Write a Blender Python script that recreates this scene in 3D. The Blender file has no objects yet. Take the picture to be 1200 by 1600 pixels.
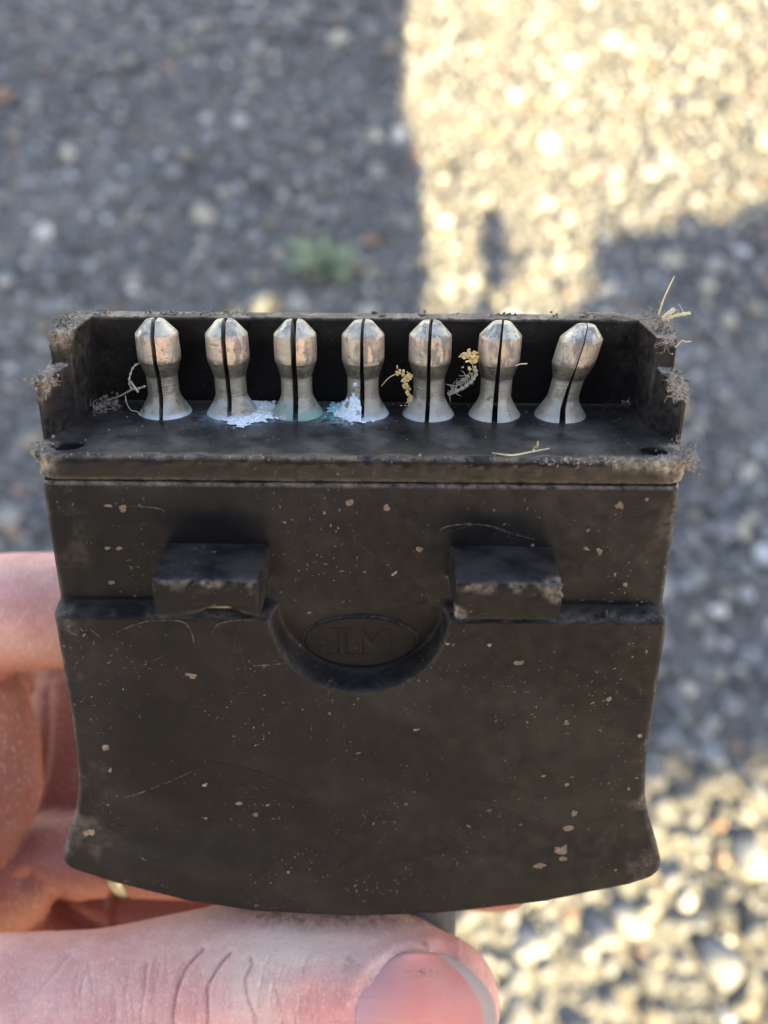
import bpy, bmesh, math, random
import numpy as np
from mathutils import Vector, Matrix, noise
random.seed(7); np.random.seed(7)
RNG = np.random.RandomState(11)
MM = 0.001
R = math.radians
sc = bpy.context.scene
COL = sc.collection

# ------------------------------------------------------------------ camera
CAM_H, PITCH = 1.12, R(55)
F_PX, W_PX, H_PX = 1500.0, 1200.0, 1600.0
cam = bpy.data.cameras.new('camera'); cam_o = bpy.data.objects.new('camera', cam); COL.objects.link(cam_o)
cam_o.location = (0, 0, CAM_H); cam_o.rotation_euler = (R(90) - PITCH, 0, 0)
cam.sensor_fit = 'VERTICAL'; cam.sensor_height = 4.8; cam.lens = 4.8 * F_PX / H_PX
cam.clip_start = 0.005; cam.clip_end = 400
cam.dof.use_dof = True; cam.dof.focus_distance = 0.0975; cam.dof.aperture_fstop = cam.lens / 1.75
sc.camera = cam_o

# ------------------------------------------------------------------ light
SUN_EL, SUN_AZ = 30.0, 20.0            # low sun behind the viewer, to the right
world = bpy.data.worlds.new('World'); sc.world = world; world.use_nodes = True
wn = world.node_tree.nodes; wl = world.node_tree.links
sky = wn.new('ShaderNodeTexSky'); sky.sky_type = 'NISHITA'; sky.sun_disc = False
sky.sun_elevation = R(SUN_EL); sky.sun_rotation = R(180 - SUN_AZ); sky.air_density = 1.0; sky.dust_density = 0.35
bg = wn['Background']; bg.inputs['Strength'].default_value = 0.115
wb = wn.new('ShaderNodeMix'); wb.data_type = 'RGBA'; wb.blend_type = 'MULTIPLY'; wb.inputs[0].default_value = 1.0      # the camera's warm white balance
wb.inputs[7].default_value = (1.26, 0.99, 0.815, 1); wl.new(sky.outputs[0], wb.inputs[6]); wl.new(wb.outputs[2], bg.inputs['Color'])
SUN_DIR = Vector((-math.sin(R(SUN_AZ)) * math.cos(R(SUN_EL)), math.cos(R(SUN_AZ)) * math.cos(R(SUN_EL)), -math.sin(R(SUN_EL))))
sun = bpy.data.lights.new('sun', 'SUN'); sun_o = bpy.data.objects.new('sun', sun); COL.objects.link(sun_o)
sun.energy = 5.0; sun.angle = R(0.4); sun.color = (1.0, 0.82, 0.45)
sun_o.rotation_euler = SUN_DIR.to_track_quat('-Z', 'Y').to_euler(); sun_o.location = (2, -4, 4)
sc.view_settings.view_transform = 'Standard'; sc.view_settings.look = 'None'
sc.view_settings.exposure = 2.62; sc.view_settings.gamma = 1.0

# ------------------------------------------------------------------ frames of reference
# plug frame (mm): x right, y away, z along the pins; origin on the front top edge of the plug's face
PM = np.array([[0.99992575, -0.00821306, -0.00900222], [0.01124797, 0.90627057, 0.42254838], [0.00468803, -0.42261826, 0.90629566]])
PC = np.array([3.06069, -82.973196, 33.185467])
WM = np.array([[1, 0, 0], [0, math.cos(PITCH), math.sin(PITCH)], [0, -math.sin(PITCH), math.cos(PITCH)]])
ROT = WM @ PM.T
ORG = np.array([0, 0, CAM_H]) - ROT @ (PC * MM)
T = Matrix.Identity(4)
for i in range(3):
    for j in range(3): T[i][j] = ROT[i, j]
    T[i][3] = ORG[i]

def ray(u, v):
    return PM @ np.array([(u - 600) / F_PX, 1.0, (800 - v) / F_PX])
def on_y(u, v, y):
    d = ray(u, v); return PC + d * (y - PC[1]) / d[1]
def on_z(u, v, z):
    d = ray(u, v); return PC + d * (z - PC[2]) / d[2]
def at(u, v, depth):
    return PC + ray(u, v) * depth
def ground_pt(u, v):
    d = WM @ np.array([(u - 600) / F_PX, 1.0, (800 - v) / F_PX])
    t = -CAM_H / d[2]; return np.array([d[0] * t, d[1] * t])

# ------------------------------------------------------------------ helpers
def smooth01(a, b, x):
    t = np.clip((x - a) / (b - a), 0, 1); return t * t * (3 - 2 * t)

def new_obj(name, verts, faces, mat=None, parent=None, shade=True, scale=MM, attrs=None):
    me = bpy.data.meshes.new(name)
    v = np.asarray(verts, dtype=np.float64) * scale
    me.from_pydata(v.tolist(), [], faces if isinstance(faces, list) else faces.tolist())
    if shade: me.polygons.foreach_set('use_smooth', [True] * len(me.polygons))
    for k, vals in (attrs or {}).items():
        a = me.attributes.new(k, 'FLOAT', 'POINT'); a.data.foreach_set('value', np.asarray(vals, dtype=np.float32))
    me.update()
    o = bpy.data.objects.new(name, me); COL.objects.link(o)
    if mat: me.materials.append(mat)
    if parent: o.parent = parent
    return o

def tag(o, label=None, cat=None, group=None, kind=None):
    if label: o['label'] = label
    if cat: o['category'] = cat
    if group: o['group'] = group
    if kind: o['kind'] = kind
    return o

def empty(name, matrix=None):
    o = bpy.data.objects.new(name, None); COL.objects.link(o); o.empty_display_size = 0.01
    if matrix is not None: o.matrix_world = matrix
    return o

def grid_faces(nr, nc, flip=False, wrap=False):
    out = []
    for r in range(nr - 1):
        for c in range(nc if wrap else nc - 1):
            a, b = r * nc + c, r * nc + (c + 1) % nc
            q = (a, b, b + nc, a + nc)
            out.append(q[::-1] if flip else q)
    return out

def evaluated(o):
    dg = bpy.context.evaluated_depsgraph_get(); dg.update()
    me = bpy.data.meshes.new_from_object(o.evaluated_get(dg))
    v = np.zeros(len(me.vertices) * 3); me.vertices.foreach_get('co', v)
    n = np.zeros(len(me.vertices) * 3); me.vertices.foreach_get('normal', n)
    f = [tuple(p.vertices) for p in me.polygons]
    bpy.data.meshes.remove(me)
    return v.reshape(-1, 3), n.reshape(-1, 3), f

def drop(o):
    me = o.data; bpy.data.objects.remove(o)
    if me: bpy.data.meshes.remove(me)

def voxelise(verts, faces, vox, smooth_it=2, cutters=()):
    """closed shells (mm) -> one even skin with softened edges, less the cutters"""
    o = new_obj('work', verts, faces, scale=1.0, shade=False)
    tmp = []
    for cv, cf in cutters:
        c = new_obj('work_cut', cv, cf, scale=1.0, shade=False); tmp.append(c)
        m = o.modifiers.new('b', 'BOOLEAN'); m.operation = 'DIFFERENCE'; m.object = c; m.solver = 'EXACT'
    m = o.modifiers.new('r', 'REMESH'); m.mode = 'VOXEL'; m.voxel_size = vox
    if smooth_it:
        m = o.modifiers.new('s', 'SMOOTH'); m.factor = 0.5; m.iterations = smooth_it
    out = evaluated(o)
    drop(o)
    for c in tmp: drop(c)
    return out

def prism(poly, z0, z1):
    n = len(poly); v = [(x, y, z0) for x, y in poly] + [(x, y, z1) for x, y in poly]
    area = sum(poly[i][0] * poly[(i + 1) % n][1] - poly[(i + 1) % n][0] * poly[i][1] for i in range(n))
    f = [tuple(range(n))[::-1], tuple(range(n, 2 * n))] + [(i, (i + 1) % n, n + (i + 1) % n, n + i) for i in range(n)]
    if area < 0: f = [q[::-1] for q in f]
    return v, f

def box(x0, x1, y0, y1, z0, z1): return prism([(x0, y0), (x1, y0), (x1, y1), (x0, y1)], z0, z1)

def merge(*parts):
    V, Fc = [], []
    for v, f in parts:
        k = len(V); V += [tuple(p) for p in v]; Fc += [tuple(i + k for i in q) for q in f]
    return V, Fc

def fbm(p, s, oct_=3):
    return noise.fractal(Vector((p[0] * s, p[1] * s, p[2] * s)), 1.0, 2.0, oct_)
def fbm_arr(P, s, oct_=3, off=0.0):
    return np.array([noise.fractal(Vector((p[0] * s + off, p[1] * s - off, p[2] * s + 2 * off)), 1.0, 2.0, oct_) for p in P])

def tube(path, rad, n=6, cap=True):
    """tube along path (mm); rad a number or list"""
    P = [Vector(p) for p in path]; m = len(P)
    rr = rad if hasattr(rad, '__len__') else [rad] * m
    V, Fc = [], []; ref = Vector((0.3, -1, 0.2)).normalized()
    for i, p in enumerate(P):
        t = (P[min(i + 1, m - 1)] - P[max(i - 1, 0)]).normalized()
        if abs(t.dot(ref)) > .95: ref = Vector((0, 0.2, 1)).normalized()
        a = t.cross(ref).normalized(); b = t.cross(a)
        for k in range(n):
            w = 2 * math.pi * k / n; V.append(tuple(p + (a * math.cos(w) + b * math.sin(w)) * rr[i]))
    Fc = grid_faces(m, n, wrap=True)
    if cap: Fc += [tuple(range(n))[::-1], tuple(range((m - 1) * n, m * n))]
    return V, Fc

def spline(pts, k=6):
    """Catmull-Rom through pts"""
    P = [np.array(p, float) for p in pts]; P = [2 * P[0] - P[1]] + P + [2 * P[-1] - P[-2]]; out = []
    for i in range(1, len(P) - 2):
        for j in range(k):
            t = j / k; a, b, c, d = P[i - 1:i + 3]
            out.append(.5 * ((2 * b) + (c - a) * t + (2 * a - 5 * b + 4 * c - d) * t * t + (3 * b - a - 3 * c + d) * t ** 3))
    out.append(P[-2]); return out

def ico(sub):
    bm = bmesh.new(); bmesh.ops.create_icosphere(bm, subdivisions=sub, radius=1.0)
    v = np.array([p.co[:] for p in bm.verts]); f = np.array([[q.index for q in fc.verts] for fc in bm.faces]); bm.free()
    return v, f
ICO1, ICO2 = ico(1), ico(2)

def rand_rot(rs):
    q = rs.normal(size=4); q /= np.linalg.norm(q); w, x, y, z = q
    return np.array([[1 - 2 * (y * y + z * z), 2 * (x * y - z * w), 2 * (x * z + y * w)], [2 * (x * y + z * w), 1 - 2 * (x * x + z * z), 2 * (y * z - x * w)], [2 * (x * z - y * w), 2 * (y * z + x * w), 1 - 2 * (x * x + y * y)]])

def grains(points, sizes, base=ICO1, jit=.3, seed=1, flat=None, normal=None):
    rs = np.random.RandomState(seed); V, Fc = [], []; n0 = len(base[0])
    for i, (p, s) in enumerate(zip(points, sizes)):
        v = base[0] * (1 + jit * rs.normal(size=(n0, 1))) * (rs.uniform(.6, 1.3, size=3) * s)
        v = v @ rand_rot(rs).T + np.array(p)
        V.append(v); Fc.append(base[1] + i * n0)
    return np.vstack(V), np.vstack(Fc)

# ------------------------------------------------------------------ materials
def mat_new(name):
    m = bpy.data.materials.new(name); m.use_nodes = True; return m, m.node_tree, m.node_tree.nodes['Principled BSDF']
class NT:
    def __init__(s, nt): s.nt = nt
    def n(s, t, **kw):
        x = s.nt.nodes.new(t)
        for k, v in kw.items():
            if k in x.inputs.keys(): s.put(x.inputs[k], v)
            else: setattr(x, k, v)
        return x
    def put(s, sock, v):
        if isinstance(v, bpy.types.NodeSocket): s.nt.links.new(v, sock)
        else: sock.default_value = v
    def coord(s): return s.n('ShaderNodeTexCoord').outputs['Object']
    def noise(s, co, scale, detail=3, rough=.55):
        x = s.n('ShaderNodeTexNoise'); s.put(x.inputs['Vector'], co); x.inputs['Scale'].default_value = scale; x.inputs['Detail'].default_value = detail; x.inputs['Roughness'].default_value = rough; return x.outputs['Fac']
    def ramp(s, f, a, b, lo=0.0, hi=1.0):
        x = s.n('ShaderNodeMapRange'); s.put(x.inputs[0], f); x.inputs[1].default_value = a; x.inputs[2].default_value = b; x.inputs[3].default_value = lo; x.inputs[4].default_value = hi; x.interpolation_type = 'SMOOTHSTEP'; return x.outputs[0]
    def math(s, op, a, b=0.0):
        x = s.n('ShaderNodeMath'); x.operation = op; s.put(x.inputs[0], a); s.put(x.inputs[1], b); x.use_clamp = False; return x.outputs[0]
    def mix(s, f, a, b):
        x = s.n('ShaderNodeMix'); x.data_type = 'RGBA'; s.put(x.inputs[0], f)
        s.put(x.inputs[6], a if isinstance(a, bpy.types.NodeSocket) else (*a, 1)); s.put(x.inputs[7], b if isinstance(b, bpy.types.NodeSocket) else (*b, 1)); return x.outputs[2]
    def attr(s, name, kind='GEOMETRY', out='Fac'):
        x = s.n('ShaderNodeAttribute'); x.attribute_name = name; x.attribute_type = kind; return x.outputs[out]
    def bump(s, h, strength=.3, dist=.0001, normal=None):
        x = s.n('ShaderNodeBump'); x.inputs['Strength'].default_value = strength; x.inputs['Distance'].default_value = dist; s.put(x.inputs['Height'], h)
        if normal is not None: s.put(x.inputs['Normal'], normal)
        return x.outputs[0]

def plastic(name, base=(.0064, .0056, .0064), base2=(.0096, .0085, .0094), rough=.45, speck=1.0, spec=.14):
    m, nt, b = mat_new(name); k = NT(nt); co = k.coord()
    big = k.noise(co, 60, 3); col = k.mix(k.ramp(big, .35, .65), base, base2)
    # fine dust: specks of three sizes
    facs = []; dn = k.n('ShaderNodeTexNoise'); k.put(dn.inputs['Vector'], co); dn.inputs['Scale'].default_value = 1800; dn.inputs['Detail'].default_value = 3
    dv = k.n('ShaderNodeVectorMath'); dv.operation = 'SCALE'; k.put(dv.inputs[0], dn.outputs['Color']); dv.inputs['Scale'].default_value = .0011
    da = k.n('ShaderNodeVectorMath'); da.operation = 'ADD'; k.put(da.inputs[0], co); k.put(da.inputs[1], dv.outputs[0]); dco = da.outputs[0]
    for scale, rad, keep in ((900, .10, .72), (2200, .13, .66), (420, .055, .70)):
        v = k.n('ShaderNodeTexVoronoi'); k.put(v.inputs['Vector'], dco); v.inputs['Scale'].default_value = scale
        r = k.n('ShaderNodeSeparateColor'); k.put(r.inputs[0], v.outputs['Color'])
        dot = k.ramp(v.outputs['Distance'], rad, rad * 1.8, 1, 0)
        facs.append(k.math('MULTIPLY', dot, k.ramp(r.outputs[0], keep, keep + .05)))
    sp = k.math('MAXIMUM', k.math('MAXIMUM', facs[0], facs[1]), facs[2])
    area = k.ramp(k.noise(co, 130, 4, .65), .44, .68)
    sp = k.math('MULTIPLY', k.math('MULTIPLY', sp, area), .75 * speck)
    # rubbed scuffs
    mp = k.n('ShaderNodeMapping'); k.put(mp.inputs['Vector'], co); mp.inputs['Rotation'].default_value = (0, R(35), 0); mp.inputs['Scale'].default_value = (150, 900, 900)
    sc1 = k.ramp(k.noise(mp.outputs[0], 1, 4, .7), .66, .78)
    scuff = k.math('MULTIPLY', k.math('MULTIPLY', sc1, k.ramp(k.noise(co, 70, 2), .5, .68)), .30)
    dust = k.math('MULTIPLY', k.attr('dust'), k.ramp(k.noise(co, 1300, 4, .65), .28, .62))
    col = k.mix(scuff, col, (.085, .073, .070))
    col = k.mix(sp, col, (.26, .22, .185))
    tint = k.mix(k.ramp(k.noise(co, 400, 2), .4, .6), (.19, .16, .13), (.36, .30, .235))
    film_and_light = k.math('MULTIPLY', k.attr('film_and_light'), k.ramp(k.noise(co, 240, 4, .6), .25, .65)); col = k.mix(k.math('MULTIPLY', film_and_light, .85), col, (.118, .104, .090))
    col = k.mix(dust, col, tint)
    st = k.math('MULTIPLY', k.attr('stain'), k.ramp(k.noise(co, 900, 5, .7), .36, .58)); col = k.mix(st, col, k.mix(k.attr('turq'), (.46, .54, .62), (.22, .48, .47)))
    k.put(b.inputs['Base Color'], col)
    rr = k.ramp(k.noise(co, 800, 4), .3, .7, rough - .06, rough + .1)
    rr = k.math('ADD', rr, k.math('MULTIPLY', dust, .5)); k.put(b.inputs['Roughness'], rr)
    b.inputs['IOR'].default_value = 1.45; b.inputs['Specular IOR Level'].default_value = spec
    h = k.math('ADD', k.math('MULTIPLY', k.noise(co, 2600, 3), .35), k.math('ADD', k.math('MULTIPLY', sp, .15), k.math('MULTIPLY', dust, 1.2)))
    k.put(b.inputs['Normal'], k.bump(h, .5, .00008))
    return m
M_PLASTIC = plastic('black_plastic')
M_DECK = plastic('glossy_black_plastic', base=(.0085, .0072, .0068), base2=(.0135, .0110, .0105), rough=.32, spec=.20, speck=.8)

def simple(name, col, col2=None, rough=.8, scale=900, bump=.4, spec=.3, faded=False):
    m, nt, b = mat_new(name); k = NT(nt); co = k.coord()
    n = k.noise(co, scale, 4, .65); cc = k.mix(k.ramp(n, .35, .65), col, col2 or col)
    if faded: cc = k.mix(k.attr('fade'), cc, (.012, .0098, .0092))
    k.put(b.inputs['Base Color'], cc); b.inputs['Roughness'].default_value = rough
    b.inputs['Specular IOR Level'].default_value = spec
    if bump: k.put(b.inputs['Normal'], k.bump(n, bump, .0001))
    return m
M_FLAKE = simple('dried_mud', (.13, .095, .07), (.25, .185, .14), .9, 2500, .4, .2, True)
M_SCRATCH = simple('scratch_dust', (.035, .030, .027), (.12, .10, .085), .9, 2500, 0, .15, True)
M_LINT = simple('lint', (.24, .21, .195), (.44, .38, .33), .9, 2000, 0)
M_STRAW = simple('dry_straw', (.60, .50, .30), (.72, .62, .42), .7, 1500, .3)
M_FIBRE = simple('root_fibre', (.36, .30, .22), (.50, .42, .32), .85, 1500, .2)
M_HUSK = simple('dried_flower', (.55, .36, .13), (.72, .55, .28), .8, 900, .5)
M_CRUST = simple('white_corrosion', (.64, .71, .76), (.87, .89, .90), .85, 3000, .4)
M_TURQ = simple('turquoise_corrosion', (.22, .55, .55), (.42, .74, .74), .85, 3000, .4)
M_CRUMB = simple('dirt_crumb', (.10, .085, .07), (.32, .27, .22), .95, 1500, .4)
M_CABLE = simple('cable_sheath', (.055, .058, .062), (.09, .09, .09), .5, 400, .1, .4)

def pin_material():
    m, nt, b = mat_new('tarnished_metal'); k = NT(nt); co = k.coord()
    x = k.n('ShaderNodeSeparateXYZ'); k.put(x.inputs[0], co); z = x.outputs[2]
    seed = k.attr('seed', 'OBJECT'); v = k.n('ShaderNodeVectorMath'); v.operation = 'ADD'; k.put(v.inputs[0], co)
    cx = k.n('ShaderNodeCombineXYZ'); k.put(cx.inputs[0], seed); k.put(cx.inputs[1], seed); k.put(v.inputs[1], cx.outputs[0]); co = v.outputs[0]
    n1 = k.noise(co, 420, 4, .6); n2 = k.noise(co, 1500, 4, .7); n3 = k.noise(co, 230, 3)
    base = k.mix(k.ramp(n3, .35, .65), (.32, .275, .20), (.47, .395, .295))
    head = k.ramp(z, .0054, .0060)
    cone = k.ramp(z, .00840, .00865)
    worn = k.mix(k.ramp(n1, .42, .56), (.42, .36, .28), (.56, .42, .33))
    col = k.mix(k.math('MULTIPLY', head, .85), base, worn)
    col = k.mix(cone, col, k.mix(k.ramp(n1, .4, .6), (.55, .52, .42), (.36, .35, .31)))
    mp = k.n('ShaderNodeMapping'); k.put(mp.inputs['Vector'], co); mp.inputs['Scale'].default_value = (1100, 1100, 330)
    dark = k.math('MULTIPLY', k.ramp(k.noise(mp.outputs[0], 1, 4, .65), .47, .57), k.ramp(z, .0052, .0062))
    dark = k.math('MULTIPLY', dark, k.ramp(n3, .40, .58)); col = k.mix(k.math('MULTIPLY', dark, .75), col, (.10, .095, .10))
    pit = k.math('MULTIPLY', k.ramp(n2, .58, .70), .75); col = k.mix(pit, col, (.09, .085, .075))
    taper_dark = k.ramp(z, .00582, .0056); taper_dark = k.math('MULTIPLY', taper_dark, k.ramp(z, .0039, .0043)); col = k.mix(k.math('MULTIPLY', taper_dark, .88), col, k.mix(k.ramp(n2, .4, .6), (.075, .066, .05), (.16, .138, .105)))  # darker taper below the head
    lip = k.math('MULTIPLY', k.ramp(z, .0064, .0058), k.ramp(z, .0054, .0058)); col = k.mix(k.math('MULTIPLY', k.math('MULTIPLY', lip, k.ramp(n1, .38, .56)), .8), col, (.06, .055, .055))
    foot = k.math('MULTIPLY', k.ramp(z, .0022, .0014), k.ramp(n1, .38, .58))
    foot = k.math('MULTIPLY', foot, k.attr('white', 'OBJECT')); col = k.mix(foot, col, (.42, .42, .40))
    rim = k.math('MULTIPLY', k.ramp(z, .0006, .0001), k.attr('white', 'OBJECT')); col = k.mix(k.math('MULTIPLY', rim, .8), col, (.62, .70, .78))
    gz = k.math('MULTIPLY', k.math('MULTIPLY', k.ramp(z, .0022, .0002), k.ramp(n1, .45, .56)), k.attr('verdigris', 'OBJECT')); col = k.mix(k.math('MULTIPLY', gz, .8), col, (.16, .34, .27))
    k.put(b.inputs['Base Color'], col)
    nonmet = k.math('MAXIMUM', k.math('MAXIMUM', foot, gz), k.math('MULTIPLY', dark, .5))
    k.put(b.inputs['Metallic'], k.math('SUBTRACT', .50, k.math('MULTIPLY', nonmet, .7)))
    k.put(b.inputs['Roughness'], k.ramp(n2, .3, .7, .30, .52))
    mr = k.n('ShaderNodeMapping'); k.put(mr.inputs['Vector'], co); mr.inputs['Scale'].default_value = (90, 90, 5200)
    h = k.math('ADD', k.math('ADD', k.math('MULTIPLY', n2, .9), n1), k.math('MULTIPLY', k.noise(mr.outputs[0], 1, 2), .45)); k.put(b.inputs['Normal'], k.bump(h, .8, .00015))
    return m
M_PIN = pin_material()

def skin_material():
    m, nt, b = mat_new('skin'); k = NT(nt); co = k.coord()
    n1 = k.noise(co, 90, 4, .6); n2 = k.noise(co, 420, 4, .6)
    col = k.mix(k.ramp(n1, .35, .68), (.56, .275, .24), (.74, .43, .365))
    col = k.mix(k.math('MULTIPLY', k.ramp(n2, .45, .7), .35), col, (.72, .36, .31))
    col = k.mix(k.math('MULTIPLY', k.attr('pale'), .8), col, (.78, .62, .49))
    col = k.mix(k.attr('ruddy_shade'), col, k.mix(n1, (.25, .080, .055), (.37, .135, .095)))  # redder palm, with shade and warm bounce light put into the colour
    col = k.mix(k.math('MULTIPLY', k.attr('pink'), .75), col, (.74, .27, .23))
    col = k.mix(k.math('MULTIPLY', k.attr('crease_shade'), .8), col, (.30, .085, .06))  # reddish creases, mostly their shade painted into the skin
    fl = k.n('ShaderNodeMapping'); k.put(fl.inputs['Vector'], co); fl.inputs['Rotation'].default_value = (0, R(-40), 0); fl.inputs['Scale'].default_value = (3200, 2000, 1300)
    col = k.mix(k.math('MULTIPLY', k.ramp(k.noise(fl.outputs[0], 1, 3, .65), .52, .68), .28), col, (.88, .70, .64))
    col = k.mix(k.math('MULTIPLY', k.ramp(k.noise(co, 1500, 4, .7), .53, .68), .22), col, (.45, .17, .14))
    grime = k.math('MULTIPLY', k.attr('dirt'), k.ramp(k.noise(co, 900, 5, .75), .40, .66)); col = k.mix(k.math('MULTIPLY', grime, .8), col, (.07, .055, .045))
    k.put(b.inputs['Base Color'], col)
    b.inputs['Subsurface Weight'].default_value = .35; b.inputs['Subsurface Radius'].default_value = (1.0, .35, .2); b.inputs['Subsurface Scale'].default_value = .0025
    b.inputs['Roughness'].default_value = .48; b.inputs['Specular IOR Level'].default_value = .45
    mp = k.n('ShaderNodeMapping'); k.put(mp.inputs['Vector'], co); mp.inputs['Rotation'].default_value = (0, R(-28), 0); mp.inputs['Scale'].default_value = (1.0, 1.0, .55)
    vor = k.n('ShaderNodeTexVoronoi'); vor.feature = 'DISTANCE_TO_EDGE'; vor.inputs['Scale'].default_value = 2400
    wv = k.n('ShaderNodeVectorMath'); wv.operation = 'ADD'; k.put(wv.inputs[0], mp.outputs[0])
    nn = k.n('ShaderNodeTexNoise'); k.put(nn.inputs['Vector'], co); nn.inputs['Scale'].default_value = 500
    sv = k.n('ShaderNodeVectorMath'); sv.operation = 'SCALE'; k.put(sv.inputs[0], nn.outputs['Color']); sv.inputs['Scale'].default_value = .0012; k.put(wv.inputs[1], sv.outputs[0]); k.put(vor.inputs['Vector'], wv.outputs[0])
    cells = k.ramp(vor.outputs['Distance'], 0, .18)
    mp2 = k.n('ShaderNodeMapping'); k.put(mp2.inputs['Vector'], co); mp2.inputs['Rotation'].default_value = (0, R(-55), 0); mp2.inputs['Scale'].default_value = (1500, 700, 260)
    lines = k.noise(mp2.outputs[0], 1, 3, .6)
    h = k.math('ADD', k.math('ADD', k.math('MULTIPLY', cells, .5), k.math('MULTIPLY', lines, 1.1)), k.math('MULTIPLY', k.noise(co, 3000, 3), .5))
    k.put(b.inputs['Normal'], k.bump(h, .42, .00016))
    return m
M_SKIN = skin_material()

def nail_material():
    m, nt, b = mat_new('nail'); k = NT(nt); co = k.coord()
    col = k.mix(k.attr('rosy'), (.58, .27, .255), (.62, .225, .19))
    col = k.mix(k.attr('lunula'), col, (.56, .29, .29))
    col = k.mix(k.ramp(k.noise(co, 260, 3), .35, .7, 0, .35), col, (.64, .33, .27)); col = k.mix(k.attr('free'), col, (.50, .37, .30))
    d = k.math('MULTIPLY', k.attr('dirt'), k.ramp(k.noise(co, 1800, 4, .7), .45, .6)); col = k.mix(d, col, (.10, .07, .06))
    k.put(b.inputs['Base Color'], col); b.inputs['Roughness'].default_value = .42; b.inputs['Specular IOR Level'].default_value = .25; b.inputs['Subsurface Weight'].default_value = .2; b.inputs['Subsurface Scale'].default_value = .001
    mp = k.n('ShaderNodeMapping'); k.put(mp.inputs['Vector'], co); mp.inputs['Scale'].default_value = (120, 900, 1500)
    k.put(b.inputs['Normal'], k.bump(k.noise(mp.outputs[0], 1, 3), .5, .00014)); return m
M_NAIL = nail_material()

def gravel_material():
    m, nt, b = mat_new('gravel'); k = NT(nt); co = k.coord()
    c = k.n('ShaderNodeAttribute'); c.attribute_name = 'tone'
    n = k.noise(co, 120, 4, .6)
    mul = k.n('ShaderNodeMix'); mul.data_type = 'RGBA'; mul.blend_type = 'MULTIPLY'; mul.inputs[0].default_value = 1.0
    k.put(mul.inputs[6], c.outputs['Color']); g = k.ramp(n, .3, .7, .65, 1.25)
    cc = k.n('ShaderNodeCombineXYZ'); [k.put(cc.inputs[i], g) for i in range(3)]; k.put(mul.inputs[7], cc.outputs[0])
    k.put(b.inputs['Base Color'], mul.outputs[2]); b.inputs['Roughness'].default_value = .8; b.inputs['Specular IOR Level'].default_value = .35
    k.put(b.inputs['Normal'], k.bump(n, .4, .002)); return m
M_GRAVEL = gravel_material()
def dirt_ground():
    m, nt, b = mat_new('gritty_ground'); k = NT(nt); co = k.coord()
    n = k.noise(co, 70, 6, .7); n2 = k.noise(co, 9, 4)
    col = k.mix(k.ramp(n, .35, .65), (.10, .098, .095), (.27, .26, .24)); col = k.mix(k.math('MULTIPLY', k.ramp(n2, .4, .65), .4), col, (.24, .215, .17))
    k.put(b.inputs['Base Color'], col); b.inputs['Roughness'].default_value = .9; k.put(b.inputs['Normal'], k.bump(n, .8, .01)); return m
M_GROUND = dirt_ground()
M_WEED = simple('weed_leaf', (.13, .19, .11), (.25, .28, .16), .55, 60, .2)
M_LEAF = simple('screen_leaf', (.05, .09, .03), (.09, .13, .05), .6, 30, 0)
M_BARK = simple('bark', (.12, .09, .07), (.2, .16, .12), .9, 30, .5)
M_RING = simple('ring_metal', (.42, .37, .29), (.48, .42, .33), .25, 400, 0); M_RING.node_tree.nodes['Principled BSDF'].inputs['Metallic'].default_value = 1.0

# ------------------------------------------------------------------ the ground and what shades it
# one sheet out to the horizon, gently uneven close by
def build_ground():
    xs = np.concatenate([[-160, -60, -20, -8, -4], np.linspace(-2.4, 2.4, 65), [4, 8, 20, 60, 160]]); ys = np.concatenate([[-160, -60, -20, -8, -3], np.linspace(-.8, 3.6, 61), [6, 10, 20, 60, 160]])
    V = [(x, y, (0.008 * noise.noise(Vector((x * 2.2, y * 2.2, 0))) if abs(x) < 3 and -1 < y < 4 else 0) - .004) for y in ys for x in xs]
    return tag(new_obj('ground', V, grid_faces(len(ys), len(xs)), M_GROUND, scale=1.0), kind='structure')
ground = build_ground()

TONES = np.array([(.155, .155, .160), (.205, .205, .21), (.10, .10, .10), (.25, .245, .235), (.32, .30, .25), (.21, .185, .15), (.46, .45, .44), (.28, .185, .14)])
TONE_P = np.array([.25, .22, .17, .13, .10, .06, .045, .025])
def stone_cloud(pts, rad, seed, base=ICO2):
    rs = np.random.RandomState(seed); n = len(pts); bv, bf = base; k = len(bv)
    dirs = rs.normal(size=(n, 7, 3)); dirs /= np.linalg.norm(dirs, axis=2, keepdims=True)
    V = np.zeros((n, k, 3)); 
    for i in range(n):
        v = bv.copy(); dots = v @ dirs[i].T; cut = rs.uniform(.50, .88, size=7)
        for j in range(7):                                # broken flat faces
            over = np.clip(dots[:, j] - cut[j], 0, None); v -= over[:, None] * dirs[i, j]
        v *= rs.uniform(.7, 1.25, size=3) * rad[i]; v = v @ rand_rot(rs).T; v[:, 2] *= .75
        V[i] = v + pts[i]
    Fc = (bf[None] + (np.arange(n) * k)[:, None, None]).reshape(-1, 3)
    tone = TONES[rs.choice(len(TONES), n, p=TONE_P)] * rs.uniform(.8, 1.25, size=(n, 1))
    return V, Fc, tone
def mesh_fast(name, V, Fc, tones=None, mat=None):
    me = bpy.data.meshes.new(name); V = V.reshape(-1, 3); nf = len(Fc)
    me.vertices.add(len(V)); me.vertices.foreach_set('co', V.astype(np.float32).ravel())
    me.loops.add(nf * 3); me.loops.foreach_set('vertex_index', Fc.astype(np.int32).ravel())
    me.polygons.add(nf); me.polygons.foreach_set('loop_start', np.arange(0, nf * 3, 3, dtype=np.int32)); me.polygons.foreach_set('loop_total', np.full(nf, 3, dtype=np.int32))
    me.update(calc_edges=True)
    if tones is not None:
        a = me.attributes.new('tone', 'FLOAT_COLOR', 'POINT'); a.data.foreach_set('color', np.c_[tones, np.ones(len(tones))].astype(np.float32).ravel())
    if mat: me.materials.append(mat)
    return me
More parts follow.
